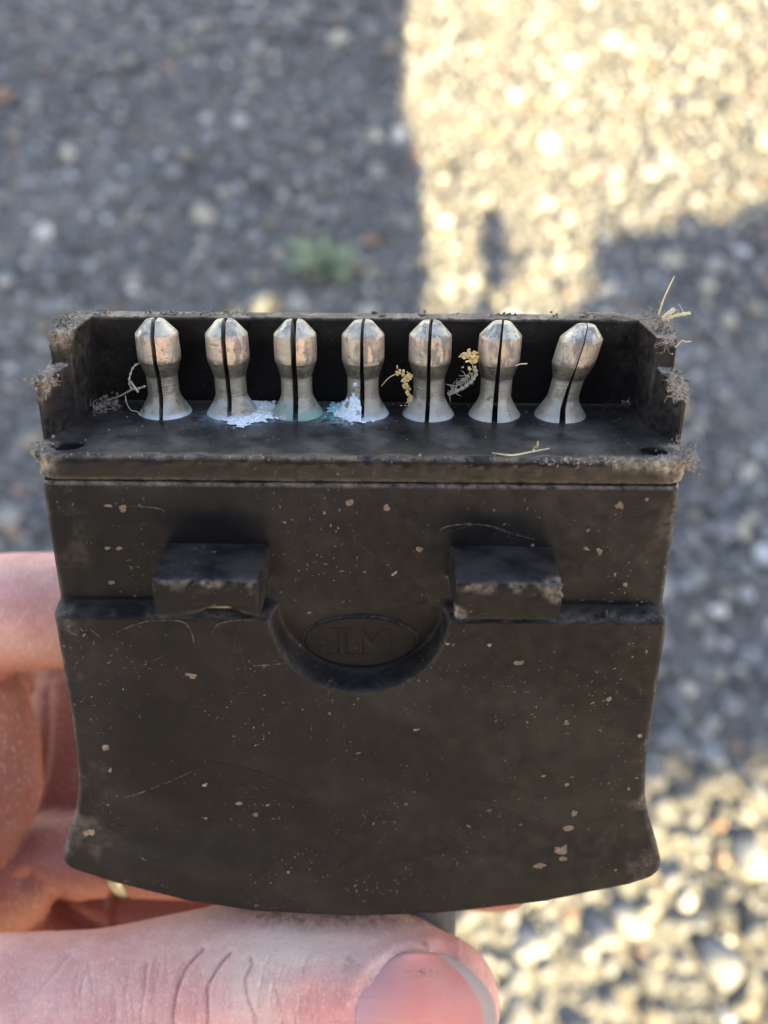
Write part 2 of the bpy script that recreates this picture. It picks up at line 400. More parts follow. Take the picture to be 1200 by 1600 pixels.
def in_view(p, m=.25):
    d = WM.T @ np.array([p[0], p[1], p[2] - CAM_H]); return d[1] > 0 and abs(d[0] / d[1]) < .4 + m and abs(d[2] / d[1]) < .533 + m
def build_gravel():
    rs = np.random.RandomState(3); cell = {}; P, Rr = [], []; big_P, big_R = [], []
    def try_add(x, y, r, k=.72):
        c = (int(x // .04), int(y // .04))
        for i in (-1, 0, 1):
            for j in (-1, 0, 1):
                for (a, b, q) in cell.get((c[0] + i, c[1] + j), ()):
                    if (a - x) ** 2 + (b - y) ** 2 < (k * (r + q)) ** 2: return False
        cell.setdefault(c, []).append((x, y, r)); return True
    for it in range(52000):
        y = rs.uniform(-.25, 3.0); x = rs.uniform(-1.0, 1.0) * (.62 + .42 * max(y, 0))
        if not in_view((x, y, 0), .12): continue
        near = max(0.0, min(1.0, (.85 - y) / .55)) * (1.0 if x > -.3 else .5)
        r = rs.choice([.0055, .009, .013, .019], p=[.36, .30, .22, .12]) * rs.uniform(.8, 1.2) * (1 + .35 * near)
        if try_add(x, y, r):
            (big_P if r > .0145 and y < .75 and in_view((x, y, 0), 0) and len(big_P) < 280 else P).append((x, y, r * .25)); (big_R if (big_P and big_P[-1] == (x, y, r * .25)) else Rr).append(r)
    V, Fc, tone = stone_cloud(np.array(P), np.array(Rr), 5)
    me = mesh_fast('gravel', V, Fc, np.repeat(tone, len(ICO2[0]), axis=0), M_GRAVEL)
    o = bpy.data.objects.new('gravel', me); COL.objects.link(o); tag(o, 'loose grey gravel, partly sunlit and partly shaded, behind the plug', 'gravel', kind='stuff')
    if big_P:
        V, Fc, tone = stone_cloud(np.zeros((len(big_P), 3)), np.array(big_R), 8); f1 = ICO2[1]
        for i, p in enumerate(big_P):
            m = mesh_fast('stone', V[i], f1, np.repeat(tone[i:i + 1], len(ICO2[0]), axis=0), M_GRAVEL)
            s = bpy.data.objects.new('stone', m); COL.objects.link(s); s.location = p; s.parent = ground
    print('gravel', len(P), len(big_P))
build_gravel()

# sun patches on the ground as outlines (image points dropped on the ground)
LIT = [[(640, -140), (642, 0), (640, 60), (628, 135), (642, 200), (660, 260), (662, 330), (668, 410), (678, 462), (708, 500), (744, 486), (752, 430), (748, 380), (742, 345), (762, 322), (784, 318), (794, 360), (804, 395), (832, 424), (858, 440), (886, 424), (926, 410), (934, 366), (934, 330), (954, 322), (964, 362), (980, 384), (1040, 386), (1064, 362), (1058, 326), (1076, 326), (1100, 360), (1158, 360), (1182, 338), (1205, 334), (1420, 345), (1500, -140)],
       [(785, 520), (772, 460), (800, 420), (850, 434), (885, 466), (882, 530)], [(884, 476), (880, 440), (902, 420), (930, 430), (936, 464), (912, 486)], [(655, 510), (672, 466), (716, 474), (724, 510)], [(360, 510), (362, 466), (395, 446), (428, 462), (433, 510)],
       [(200, 1260), (760, 1215), (1015, 1180), (1050, 1186), (1070, 1166), (1100, 1178), (1135, 1164), (1160, 1182), (1200, 1176), (1500, 1176), (1600, 1900), (200, 1900)]]
LITG = [np.array([ground_pt(u, v) if v > -90 else ground_pt(u, v) for u, v in pl]) for pl in LIT]
def inside(poly, p):
    x, y = p; c = False; n = len(poly); j = n - 1
    for i in range(n):
        if (poly[i][1] > y) != (poly[j][1] > y) and x < (poly[j][0] - poly[i][0]) * (y - poly[i][1]) / (poly[j][1] - poly[i][1]) + poly[i][0]: c = not c
        j = i
    return c
def dist_edge(poly, p):
    a = poly; b = np.roll(poly, -1, axis=0); ab = b - a; t = np.clip(((p - a) * ab).sum(1) / np.maximum((ab ** 2).sum(1), 1e-12), 0, 1)
    return np.sqrt((((a + ab * t[:, None]) - p) ** 2).sum(1)).min()
def build_shade_screen():
    """made-up leafy screen behind the viewer, shaped to shade the gravel, hand and plug"""
    rs = np.random.RandomState(21); root = empty('added_shade_screen', Matrix.Translation((.6, -3.3, 0)))  # unseen blocker, added only to shape the shade
    tag(root, 'leafy screen added behind the viewer, out of view, shaped to cast the shade', 'added leaf screen')
    V, Fc = [], []; d = np.array(SUN_DIR); right = np.array([math.cos(R(SUN_AZ)), math.sin(R(SUN_AZ)), 0])
    def leaf(c, r):
        n = rs.normal(size=3) * .6 - d; n /= np.linalg.norm(n); a = np.cross(n, rs.normal(size=3)); a /= np.linalg.norm(a); b = np.cross(n, a); k = len(V)
        for q in range(6):
            w = q * math.pi / 3; V.append(c + r * (a * math.cos(w) + b * .8 * math.sin(w)) + n * (.12 * r if q % 2 else -.05 * r))
        Fc.append(tuple(range(k, k + 6)))
    n = 0
    for it in range(30000):
        g = np.array([rs.uniform(-2.4, 1.5), rs.uniform(-.5, 3.1)])
        dd = 9.0; ok = True
        for pl in LITG:
            if inside(pl, g): ok = False; break
            dd = min(dd, dist_edge(pl, g))
        if not ok or dd < .006: continue
        r = min(.10, dd * .8 + .006); r = max(r, .011)
        if r > .06 and rs.rand() > .45: continue
        g3 = np.array([g[0], g[1], 0]); back = rs.uniform(0, .35)
        near_edge = min(dist_edge(pl, g) for pl in LITG[:5]) < .13
        L = (g3[1] + .9) / d[1] + back * .3 if near_edge else (g3[1] + 3.0) / d[1] + back          # back along the light to the added leaf screen behind the viewer
        leaf(g3 - d * L, r); n += 1
    for it in range(2600):                       # extra leaves added above and left to dim sky glow on the plug
        if it % 3: c = np.array([rs.uniform(-3.2, 2.4), rs.uniform(-3.9, -3.0), rs.uniform(3.75, 5.6)])
        else: c = np.array([rs.uniform(-4.2, -1.0), rs.uniform(-3.9, -3.0), rs.uniform(.8, 4.2)])
        if c[0] > 0 and c[2] < 4.0: continue
        if noise.noise(Vector(c * 1.1)) < -.32: continue
        leaf(c, rs.uniform(.06, .12))
    V = np.array(V) - np.array([.6, -3.3, 0])
    o = new_obj('leaf_screen', V, Fc, M_LEAF, root, scale=1.0, shade=False); tag(o, kind='stuff')
    tv, tf = tube([(-1.2, -.3, 0), (-1.15, -.3, .9), (-.95, -.25, 1.6), (-.6, -.2, 2.4)], [.13, .10, .08, .04], 10); new_obj('added_trunk', tv, tf, M_BARK, root, scale=1.0)  # made-up trunk for the leaf screen
    print('leaves', n)
build_shade_screen()

def build_weed():
    g = ground_pt(508, 432); root = empty('weed', Matrix.Translation((g[0], g[1], 0.0)))
    tag(root, 'small green weed growing in the shaded gravel, out of focus above the pins', 'weed')
    rs = np.random.RandomState(4)
    for i in range(22):
        a = rs.uniform(0, 2 * math.pi); L = rs.uniform(40, 85); lift = rs.uniform(15, 60); w = rs.uniform(8, 14)
        V = []
        for t in np.linspace(0, 1, 6):
            c = np.array([math.cos(a) * L * t, math.sin(a) * L * t, 4 + lift * math.sin(t * 1.9)]); s = np.array([-math.sin(a), math.cos(a), 0]) * w * math.sin(math.pi * min(.12 + .88 * t, .99)) * .7
            V += [c - s + [0, 0, 1.2], c, c + s + [0, 0, 1.2]]
        new_obj('leaf', V, grid_faces(6, 3), M_WEED, root)
build_weed()

# ------------------------------------------------------------------ the plug
plug = empty('trailer_plug', T)
tag(plug, 'worn black plastic trailer plug with seven split metal pins held in the hand', 'trailer plug')
def near(P, pts, r): 
    out = np.zeros(len(P))
    for p, rr in pts:
        out = np.maximum(out, 1 - smooth01(rr * .4, rr, np.linalg.norm(P - np.array(p), axis=1)))
    return out
# spots where the plastic is chewed ragged
CHEW = [((-30.6, 1.5, -.6), 3.0), ((-30.8, 4.6, 5.4), 2.2), ((-30.2, 10, 9.2), 2.4), ((30.6, 1.6, -.3), 3.4), ((30.9, 6.4, 5.8), 1.8), ((30.6, 12, 9.2), 2.0)]
def finish_block(name, V, N, Fc, dust_fn, rough_amp=.012, mat=M_DECK, chew_amp=.26):
    c = near(V, CHEW, 1.0); n1 = fbm_arr(V, 1.6, 3); n2 = fbm_arr(V, .35, 2, 9.1)
    V2 = V + N * (n1 * (rough_amp + chew_amp * c) + n2 * .03)[:, None]
    dust = np.clip(dust_fn(V, N, c), 0, 1)
    return new_obj(name, V2, Fc, mat, plug, attrs={'dust': dust})

# the faceplate the pins stand on
def build_deck():
    poly = [(-30.9, 3.0), (-30.4, 1.0), (-29.2, .1), (29.2, .1), (30.5, 1.0), (31.0, 3.0), (31.1, 19.2), (-31.1, 19.2)]
    holes = []
    for hx, hy in ((-28.05, 2.75), (28.15, 2.7)):
        hp = [(hx + 1.45 * math.cos(2 * math.pi * k / 28), hy + 1.2 * math.sin(2 * math.pi * k / 28)) for k in range(28)]
        holes.append(prism(hp, -2.1, 3))
    v, f = prism(poly, -2.55, 0)
    V, N, Fc = voxelise(v, f, .24, 3, holes)
    front = (1 - smooth01(.25, 1.0, V[:, 1])) * smooth01(-1.1, -.35, V[:, 2])
    e = fbm_arr(V * np.array([1, .3, .3]), .55, 3, 3.3); V[:, 2] -= front * np.clip(.10 + .30 * e, 0, .5); V[:, 1] -= front * .12 * fbm_arr(V, 1.3, 2, 5.0)
    def dust(V, N, c):
        edge = (1 - smooth01(.2, .95, V[:, 1])) * smooth01(-.45, -.08, V[:, 2]) * .5
        low = (1 - smooth01(-2.40, -2.1, V[:, 2])) * .25
        right = smooth01(20, 29, V[:, 0]) * smooth01(-1.5, -.6, V[:, 2]) * (1 - smooth01(.8, 1.6, V[:, 1])) * .8
        corner = smooth01(15.0, 16.4, V[:, 1]) * .3 + smooth01(27, 29.5, np.abs(V[:, 0])) * .15
        return edge + low + right + corner + .8 * c
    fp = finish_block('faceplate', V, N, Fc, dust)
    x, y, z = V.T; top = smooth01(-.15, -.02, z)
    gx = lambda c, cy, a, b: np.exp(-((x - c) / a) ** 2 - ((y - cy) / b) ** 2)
    film_and_light = 1.0 * top * np.clip(.27 + sum(gx(c, 5.0, w, 4.2) for c, w in ((-23.5, 2.1), (-17.3, 1.7), (-10.6, 1.5), (-4.1, 1.6), (1.6, 1.3), (9.0, 1.8), (17.5, 2.6), (22.0, 2.0))) * .9, 0, 1)  # thin dust overall, plus painted light patches between the pin shadows
    stain = top * np.clip(1.0 * gx(-11.6, 12.0, 3.0, 2.5) + .9 * gx(-2.3, 12.0, 2.3, 2.5) + .6 * gx(-7.0, 11.9, 3.0, 1.6) + .35 * gx(-14, 11.0, 3.0, 2.2) + .3 * gx(0, 10.4, 2.5, 1.2), 0, 1)
    turq = np.clip(gx(-3.6, 12.3, 1.0, 1.4) + .8 * gx(-6.9, 11.0, 2.6, 1.2), 0, 1)
    for nm, arr in (('film_and_light', film_and_light), ('stain', stain), ('turq', turq)): fp.data.attributes.new(nm, 'FLOAT', 'POINT').data.foreach_set('value', arr.astype(np.float32))
    for hx, hy in ((-28.05, 2.75), (28.15, 2.7)):          # steel-blue lined bottoms of the screw holes
        prof = [(1.42, -.35), (1.32, -.6), (1.0, -2.0), (.01, -2.05)]; n = 24
        Vh = [(hx + r * math.cos(2 * math.pi * k / n), hy + .83 * r * math.sin(2 * math.pi * k / n), z) for r, z in prof for k in range(n)]
        new_obj('screw_hole', Vh, grid_faces(len(prof), n, flip=True, wrap=True), M_PLASTIC, plug)
build_deck()

def build_walls():
    V, N, Fc = voxelise(*box(-29.4, 29.4, 16.4, 18.95, -.3, 9.15), .24, 1)
    finish_block('back_wall', V, N, Fc, lambda V, N, c: smooth01(8.95, 9.1, V[:, 2]) * .95 + .10 * smooth01(24, 29, np.abs(V[:, 0])) + .5 * c, chew_amp=.2)
    for s in (-1, 1):
        low = [(-31.05, 4.6), (-30.6, 4.35), (-29.9, 6.3), (-29.15, 8.3), (-28.75, 10.2), (-28.45, 17.6), (-31.25, 17.6)]
        up = [(-30.6, 8.7), (-28.7, 9.3), (-28.7, 11), (-28.42, 17.2), (-28.9, 19.05), (-29.9, 19.1), (-30.9, 18.2), (-31.1, 17.4), (-30.9, 10.2)]
        lv, lf = prism([(x * -s, y) for x, y in low], -.3, 5.75); uv, uf = prism([(x * -s, y) for x, y in up], -.2, 9.2)
        lv = [(x, y, z + (.10 * (y - 4.4) if z > 1 else 0)) for x, y, z in lv]
        V, N, Fc = voxelise(*merge((lv, lf), (uv, uf)), .17, 2)
        def dust(V, N, c):
            top = smooth01(.55, .85, N[:, 2]) * .9
            face = smooth01(.35, .8, N[:, 0] * -s * -1 * (1)) * 0
            inner = (np.clip(-N[:, 1] * .4 + N[:, 0] * -s, 0, 1)) * .10
            return top + inner + c * .7
        finish_block('side_wall', V, N, Fc, dust, chew_amp=.42)
build_walls()

# the grip shell below the faceplate
WX = [(-2.6, 30.25), (-8, 30.4), (-15.6, 30.4), (-16.4, 30.35), (-24, 30.3), (-29, 30.25), (-34, 30.4), (-38.2, 30.75), (-41.3, 31.5), (-44.8, 32.75), (-47.2, 33.45), (-60, 33.45)]
BZ = [(-33.45, -47.2), (-33.2, -48.3), (-32.4, -49.1), (-28.0, -51.0), (-19.5, -53.8), (-12.2, -55.2), (-1.1, -55.85), (9.9, -55.05), (20.8, -53.1), (30.0, -50.35), (32.4, -49.2), (33.2, -48.2), (33.45, -46.9)]
def half_w(z): return np.interp(-z, [-a for a, _ in WX], [b for _, b in WX])
def bottom(x): return np.interp(x, [a for a, _ in BZ], [b for _, b in BZ])
OVAL = (-.05, -20.4, 5.9, 3.2)      # centre x, z, half axes
def front_y(x, z):
    yl = -2.1 - .9 * smooth01(-42, -50, z) * 1.0
    pocket = .85 * smooth01(-15.5, -23, z)
    yu = .05 + .25 * smooth01(-3, -14, z) + pocket * (np.abs(x) < 9.2)
    e = np.sqrt(((x + .05) / 8.55) ** 2 + (np.minimum(z + 16.0, 0) / 8.6) ** 2)
    d = np.minimum(-16.05 - z, (e - 1) * 8.5)
    w = smooth01(-.30, .30, d)
    return yu + (yl - yu) * w
def build_shell():
    xa = np.linspace(-1, 1, 270); xa = np.unique(np.concatenate([xa, [-.9985, -.995, -.988, .988, .995, .9985]])); ts = np.linspace(0, 1, 240); ts = np.unique(np.concatenate([ts, [.0015, .998, .9992]]))
    nc, nr = len(xa), len(ts); ZT = -2.72
    zb = bottom(xa * 33.45); Z = ZT + ts[:, None] * (zb[None] - ZT); X = xa[None] * half_w(Z)
    Y = front_y(X, Z)
    def rnd(d, r): d = np.clip(d, 0, r); return r - np.sqrt(np.maximum(r * r - (r - d) ** 2, 0))
    edge = np.minimum((1 - np.abs(xa))[None] * half_w(Z), Z - zb[None]); Y = Y + rnd(edge, 1.1) + rnd(ZT - Z, .35)
    P = np.stack([X, Y, Z], -1).reshape(-1, 3)
    nz = fbm_arr(P, .5, 3, 2.0) * .035 + fbm_arr(P, 2.2, 2, 7.0) * .012; P[:, 1] += nz
    d = np.zeros(len(P)); x, z = P[:, 0], P[:, 2]
    d += (1 - smooth01(.15, .75, (1 - np.abs(np.tile(xa, nr))) * 30)) * .28
    d += (1 - smooth01(.05, .35, ZT - z)) * .6
    d += .16 * smooth01(25, 30, np.abs(x)) * smooth01(-.1, .5, fbm_arr(P, .25, 3, 4.0))
    stepd = np.exp(-((z + 16.15) / .16) ** 2) * (np.abs(x) > 8.4); d += stepd * .35 * smooth01(-.2, .3, fbm_arr(P, .3, 2, 1.0))
    e = np.sqrt(((x + .05) / 8.55) ** 2 + (np.minimum(z + 16.0, 0) / 8.6) ** 2); d += np.exp(-(((e - 1.035) * 8.5) / .14) ** 2) * (z < -16) * .15
    Fc = grid_faces(nr, nc, flip=True)
    # sides, underside and back
    bord = [r * nc for r in range(nr)] + [(nr - 1) * nc + c for c in range(1, nc)] + [r * nc + nc - 1 for r in range(nr - 2, -1, -1)] + list(range(nc - 2, 0, -1))
    V = P.tolist(); k = len(V); nb = len(bord)
    for yy, sh in ((6, .4), (17.4, .8), (18.6, 2.0)):
        for i in bord:
            px, py, pz = P[i]; V.append((px * (1 - sh / 31), yy, pz if pz > -3 else pz + sh * .4))
    for ring in range(3):
        for j in range(nb):
            a0 = bord[j] if ring == 0 else k + (ring - 1) * nb + j; a1 = bord[(j + 1) % nb] if ring == 0 else k + (ring - 1) * nb + (j + 1) % nb
            Fc.append((a0, a1, k + ring * nb + (j + 1) % nb, k + ring * nb + j)[::-1])
    Fc.append(tuple(k + 2 * nb + j for j in range(nb)))
    dust = np.concatenate([np.clip(d, 0, 1), np.zeros(len(V) - len(P)) + .1])
    sm = np.zeros(len(V)); Q = P * np.array([.055, .055, .11]); Q[:, 2] += P[:, 0] * .02
    sm[:len(P)] = smooth01(.0, .55, fbm_arr(Q, 1.0, 4, 6.6)) * .08 + .08 * (1 - smooth01(1.5, 9, 31 + x)) * smooth01(-12, -30, z) + .04 * (1 - smooth01(.5, 4, ZT - z)) + .34 * np.exp(-((z + 16.1) / .22) ** 2) * (np.abs(x) > 8.4) + .16 * np.exp(-(((e - 1.0) * 8.5) / .4) ** 2) * (z < -16)  # soft smears, paler along the step and the pocket's edge
    return new_obj('grip_shell', V, Fc, M_PLASTIC, plug, attrs={'dust': dust, 'film_and_light': sm})
shell = build_shell()
# dark joint behind the seam
new_obj('seam', *box(-29.9, 29.9, .55, 18.4, -2.78, -2.5), M_PLASTIC, plug)

def build_tabs():
    for x0, x1, sgn in ((-18.9, -8.75, 1), (8.7, 18.75, -1)):
        v, f = box(x0, x1, -7.3, 1.2, -12.95, -9.15)
        v = [(x + (.25 * (1 if x < (x0 + x1) / 2 else -1) if y < 0 else 0), y, z) for x, y, z in v]
        V, N, Fc = voxelise(v, f, .16, 2)
        fe = (1 - smooth01(-7.25, -6.4, V[:, 1])) * smooth01(-10.6, -9.4, V[:, 2]); n = fbm_arr(V, .9, 3, x0)
        V = V - N * (fe * np.clip(.05 + .30 * n, 0, .4))[:, None]
        if sgn > 0:          # bite out of the lower front edge
            b = np.exp(-((V[:, 0] + 12.7) / 2.0) ** 2) * (1 - smooth01(-12.6, -11.7, V[:, 2])) * (1 - smooth01(-7.0, -5.5, V[:, 1])); V[:, 1] += b * .9; V[:, 2] += b * .7
        else:
            b = near(V, [((18.4, -7, -9.6), 2.2), ((9.0, -7.1, -12.5), 1.5)], 1); V = V + N * (b * .35 * fbm_arr(V, 2, 2))[:, None]
        dust = np.clip(fe * .5 * smooth01(-.25, .35, n) + .1 * (1 - smooth01(-12.9, -12.5, V[:, 2])) + .6 * near(V, [((18.4, -7, -9.6), 2.0), ((9.0, -7.1, -12.5), 1.3)], 1) + (.5 * np.exp(-((V[:, 0] + 12.7) / 2.2) ** 2) * (1 - smooth01(-12.7, -12.1, V[:, 2])) if sgn > 0 else 0) + .10 * smooth01(.5, .9, N[:, 0] * sgn), 0, 1)
        V = V + N * (fbm_arr(V, 1.8, 2) * .03)[:, None]
        new_obj('latch_tab', V, Fc, M_PLASTIC, plug, attrs={'dust': dust, 'film_and_light': .38 * smooth01(.6, .95, N[:, 2])})  # tops paler than the other faces
build_tabs()

def build_emblem():
    """raised oval with sunken slab letters, rubbed almost smooth"""
    cx, cz, a, b = OVAL; nr, nt_ = 70, 220
    V = []
    strokes = [((-2.55, -18.9), (-2.55, -21.9), .30), ((-1.75, -18.9), (-1.75, -21.9), .30), ((-3.3, -22.1), (-1.0, -22.1), .20), ((-3.0, -18.8), (-1.2, -18.8), .14),
               ((.05, -19.0), (.05, -21.9), .22), ((.0, -18.9), (1.15, -20.7), .33), ((1.15, -20.7), (2.3, -19.0), .26), ((2.75, -18.9), (2.75, -21.9), .30), ((-.3, -22.1), (.55, -22.1), .20), ((2.2, -22.1), (3.15, -22.1), .20)]
    def depth(x, z):
        m = 0.0
        for (x0, z0), (x1, z1), w in strokes:
            dx, dz = x1 - x0, z1 - z0; t = max(0, min(1, ((x - x0) * dx + (z - z0) * dz) / (dx * dx + dz * dz))); q = math.hypot(x - x0 - t * dx, z - z0 - t * dz)
            m = max(m, 1 - min(1, max(0, (q - w * .6) / (w * .6))))
        return m
    for r in range(nr):
        rr = r / (nr - 1) * 1.06
        for t in range(nt_):
            w = 2 * math.pi * t / nt_; x = cx + a * rr * math.cos(w); z = cz + b * rr * math.sin(w)
            y = float(front_y(np.array([x]), np.array([z]))[0]); rise = .55 * (1 - float(smooth01(.955, 1.03, np.array([rr]))[()] if True else 0)) - .08
            V.append((x, y - rise + .06 * depth(x, z), z))
    Fc = grid_faces(nr, nt_, wrap=True)
    new_obj('emblem', V, Fc, M_PLASTIC, plug, attrs={'dust': np.clip(np.array([.22 if r > nr * .9 else .0 for r in range(nr) for t in range(nt_)]), 0, 1)})
build_emblem()

# ---- pins: each is two half-round jaws around a slot
PROF = [(2.62, -.15), (2.70, .0), (2.66, .16), (2.36, .62), (2.08, 1.08), (1.84, 1.52), (1.66, 1.95), (1.62, 2.12), (1.605, 2.5), (1.60, 3.3), (1.615, 3.95), (1.66, 4.2), (1.80, 4.62), (1.99, 5.2), (2.13, 5.62), (2.165, 5.72), (2.175, 5.85), (2.17, 7.2), (2.15, 8.38), (2.11, 8.47), (1.72, 8.92), (1.22, 9.48), (1.02, 9.70), (.90, 9.78), (.4, 9.84)]
def build_pin(i, cx, gap, lean, yaw, lean_r=None, drop_z=0.0, dx=0.0, white=.6, verd=0.0, label=None):
    root = bpy.data.objects.new('contact_pin', None); COL.objects.link(root); root.parent = plug; root.location = Vector((cx, 12.65, 0)) * MM; root.empty_display_size = .002
    if label: root['label'] = label
    prof = []
    for a, b in zip(PROF[:-1], PROF[1:]):
        n = max(1, int(math.hypot(b[0] - a[0], b[1] - a[1]) / .22))
        prof += [(a[0] + (b[0] - a[0]) * j / n, a[1] + (b[1] - a[1]) * j / n) for j in range(n)]
    prof.append(PROF[-1]); n = 30
    for s in (-1, 1):
        V = []; ln = lean if s < 0 or lean_r is None else lean_r
        for r, z in prof:
            g = gap(z) * .66; off = dx
            gx = g - s * 0 ; x_in = off * s + gx
            th = math.acos(max(-1, min(.98, x_in / max(r, .05))))
            for q in range(n + 1):
                w = -th + 2 * th * q / n
                x, y = s * r * math.cos(w), r * math.sin(w)
                c, sn = math.cos(yaw), math.sin(yaw); xx, yy = x * c - y * sn, x * sn + y * c
                wob = .02 * noise.noise(Vector((x * .9, y * .9, z * .6 + i * 7)))
                V.append((xx + ln(z) + wob, yy + wob, z - drop_z * max(0, z) / 10))
        m = len(prof); Fc = grid_faces(m, n + 1, flip=(s < 0)); 
        for k in range(m - 1):
            q = (k * (n + 1), (k + 1) * (n + 1), (k + 1) * (n + 1) + n, k * (n + 1) + n); Fc.append(q if s > 0 else q[::-1])
        Fc.append(tuple((m - 1) * (n + 1) + q for q in range(n + 1)) if s > 0 else tuple((m - 1) * (n + 1) + q for q in range(n, -1, -1)))
        o = new_obj('pin_jaw', V, Fc, M_PIN, root, shade=True)
        o.data.set_sharp_from_angle(angle=R(24))
        o['seed'] = i * .0137 + (.005 if s > 0 else 0); o['white'] = white; o['verdigris'] = verd
PX = [(k - 3) * 6.92 for k in range(7)]
flat = lambda g: (lambda z: g)
bendy = lambda a, p=1.6, z0=1.2: (lambda z: a * (max(0, z - z0) / 8.7) ** p)
build_pin(0, PX[0], flat(.34), bendy(-.25, 1), .02, white=.9)
build_pin(1, PX[1] + .12, flat(.36), bendy(-.2, 1), .01, white=.8)
build_pin(2, PX[2], flat(.42), bendy(.0, 1), .0, white=.4, verd=.9)
build_pin(3, PX[3] - .05, lambda z: .42 - .02 * z, bendy(.05, 1), -.06, white=.9, dx=.05)
build_pin(4, PX[4] - .15, lambda z: .36 - .012 * z, bendy(.05, 1.2), -.10, white=.5, dx=.05)
build_pin(5, PX[5] - .15, lambda z: max(.16, .46 - .033 * z), bendy(.28, 1.4), -.12, white=.35, dx=.08, label='metal pin whose two jaws are pinched closed at the top')
build_pin(6, PX[6] - .2, lambda z: max(.09, .50 - .07 * z), bendy(1.85, 1.1), -.10, drop_z=.25, white=.35, dx=.10, label='last metal pin, bent sideways with its jaws pinched shut')

# ---- corrosion, crumbs, flakes, scratches on the plug
def corrosion():
    rs = np.random.RandomState(9)
    def deck_pts(poly, n):
        P = [on_z(u, v, 0)[:2] for u, v in poly]; P = np.array(P); lo, hi = P.min(0), P.max(0); out = []
        while len(out) < n:
            q = rs.uniform(lo, hi)
            if inside(P, q): out.append((q[0], q[1]))
        return out
    def skin_patch(poly, hmax, mat, seed, label, step=.085, cut=.18):
        P = np.array([on_z(u, v, 0)[:2] for u, v in poly]); lo, hi = P.min(0) - .6, P.max(0) + .6; xs = np.arange(lo[0], hi[0], step); ys = np.arange(lo[1], hi[1], step); V, keep = [], []
        for y in ys:
            for x in xs:
                q = np.array([x, y]); e = dist_edge(P, q) * (1 if inside(P, q) else -1)
                f = .5 + .55 * math.tanh(e * 1.1) * .9 + .55 * noise.fractal(Vector((x * 1.3, y * 1.3, seed)), 1., 2., 5) - cut
                h = hmax * max(0, f) * (.55 + .9 * abs(noise.fractal(Vector((x * 2.6, y * 2.6, seed + 9)), 1., 2., 3))); V.append((x, y, h + .012)); keep.append(f > .22)
        nc = len(xs); Fc = [q for q in grid_faces(len(ys), nc) if all(keep[i] for i in q)]; used = sorted({i for q in Fc for i in q}); m = {i: j for j, i in enumerate(used)}
        tag(new_obj('corrosion_crust', [V[i] for i in used], [tuple(m[i] for i in q) for q in Fc], mat, plug, shade=False), label, kind='stuff')
    skin_patch([(352, 655), (365, 640), (385, 628), (425, 628), (432, 640), (425, 655), (398, 662), (375, 668), (362, 662)], .42, M_CRUST, 3, 'white powdery corrosion heaped between the second and third pins')
    skin_patch([(514, 640), (530, 632), (545, 625), (545, 640), (560, 652), (590, 655), (560, 662), (535, 655), (525, 650)], .42, M_CRUST, 4, 'white corrosion at the foot of the fourth pin')
    skin_patch([(511, 641), (528, 632), (542, 633), (538, 647), (524, 650)], .5, M_TURQ, 5, 'turquoise speck of corrosion left of the fourth pin')
    zs = [p[1] for p in PROF[1:12]]; rr_ = [p[0] for p in PROF[1:12]]; W_ = np.linspace(R(-172), R(-93), 46); Z_ = np.linspace(.02, 3.9, 62); V, keep = [], []      # crust climbing the fourth pin
    for z in Z_:
        for w in W_:
            side = math.exp(-((w - R(-112)) / R(16)) ** 2); f = 1.15 - z / (2.0 + 2.2 * side) + .75 * noise.fractal(Vector((w * 2.4, z * 1.2, 4)), 1., 2., 5) - .35 * max(0, (w - R(-104)) / R(11))
            r = np.interp(z, zs, rr_) + .02 + .12 * max(0, min(.9, f)) * (.5 + abs(noise.noise(Vector((w * 9, z * 4, 2))))); V.append((PX[3] - .05 + r * math.cos(w), 12.65 + r * math.sin(w), z)); keep.append(f > .33)
    Fc = [q for q in grid_faces(len(Z_), len(W_)) if all(keep[i] for i in q)]; used = sorted({i for q in Fc for i in q}); m = {i: j for j, i in enumerate(used)}
    tag(new_obj('corrosion_crust', [V[i] for i in used], [tuple(m[i] for i in q) for q in Fc], M_CRUST, plug, shade=False), 'white corrosion climbing the side of the fourth pin', kind='stuff')
corrosion()

def crumbs():
    rs = np.random.RandomState(12); Q, S = [], []
    for c in np.concatenate([rs.uniform(-29, 29, 26), rs.uniform(-27, -14, 8)]):
        for j in range(rs.randint(1, 9)):
            Q.append((c + rs.normal() * .45, rs.uniform(16.9, 18.7), 9.15 + abs(rs.normal()) * .10)); S.append(rs.uniform(.06, .22))
    for x, y, z, n, sp, s in ((-30.2, 13, 9.25, 60, 1.0, .2), (-30.6, 5, 5.6, 50, .8, .2), (-30.3, 2.2, -.3, 70, 1.0, .2), (30.0, 12, 9.3, 60, 1.0, .2), (30.4, 6.6, 5.7, 60, .7, .2), (30.4, 2.2, -.2, 80, 1.2, .2), (-27.6, 14.5, .3, 60, .8, .22), (28.3, 16, .2, 25, .5, .2)):
        for j in range(n): Q.append(np.array([x, y, z]) + rs.normal(size=3) * np.array([.45, sp, .35])); S.append(rs.uniform(.4, 1.2) * s)
    for j in range(140):
        Q.append((rs.uniform(-29, 29), rs.uniform(.6, 16), .02)); S.append(rs.uniform(.03, .10))
    for x in rs.uniform(-30, 30.5, 210):               # crumbly front lip
        Q.append((x, .15 + abs(rs.normal()) * .25, -.25 + rs.normal() * .18)); S.append(rs.uniform(.03, .11) * (1.5 if x > 18 else 1))
    V, Fc = grains(Q, S, ICO1, .3, 14); tag(new_obj('dirt_crumbs', V, Fc, M_CRUMB, plug, shade=False), kind='stuff')
crumbs()

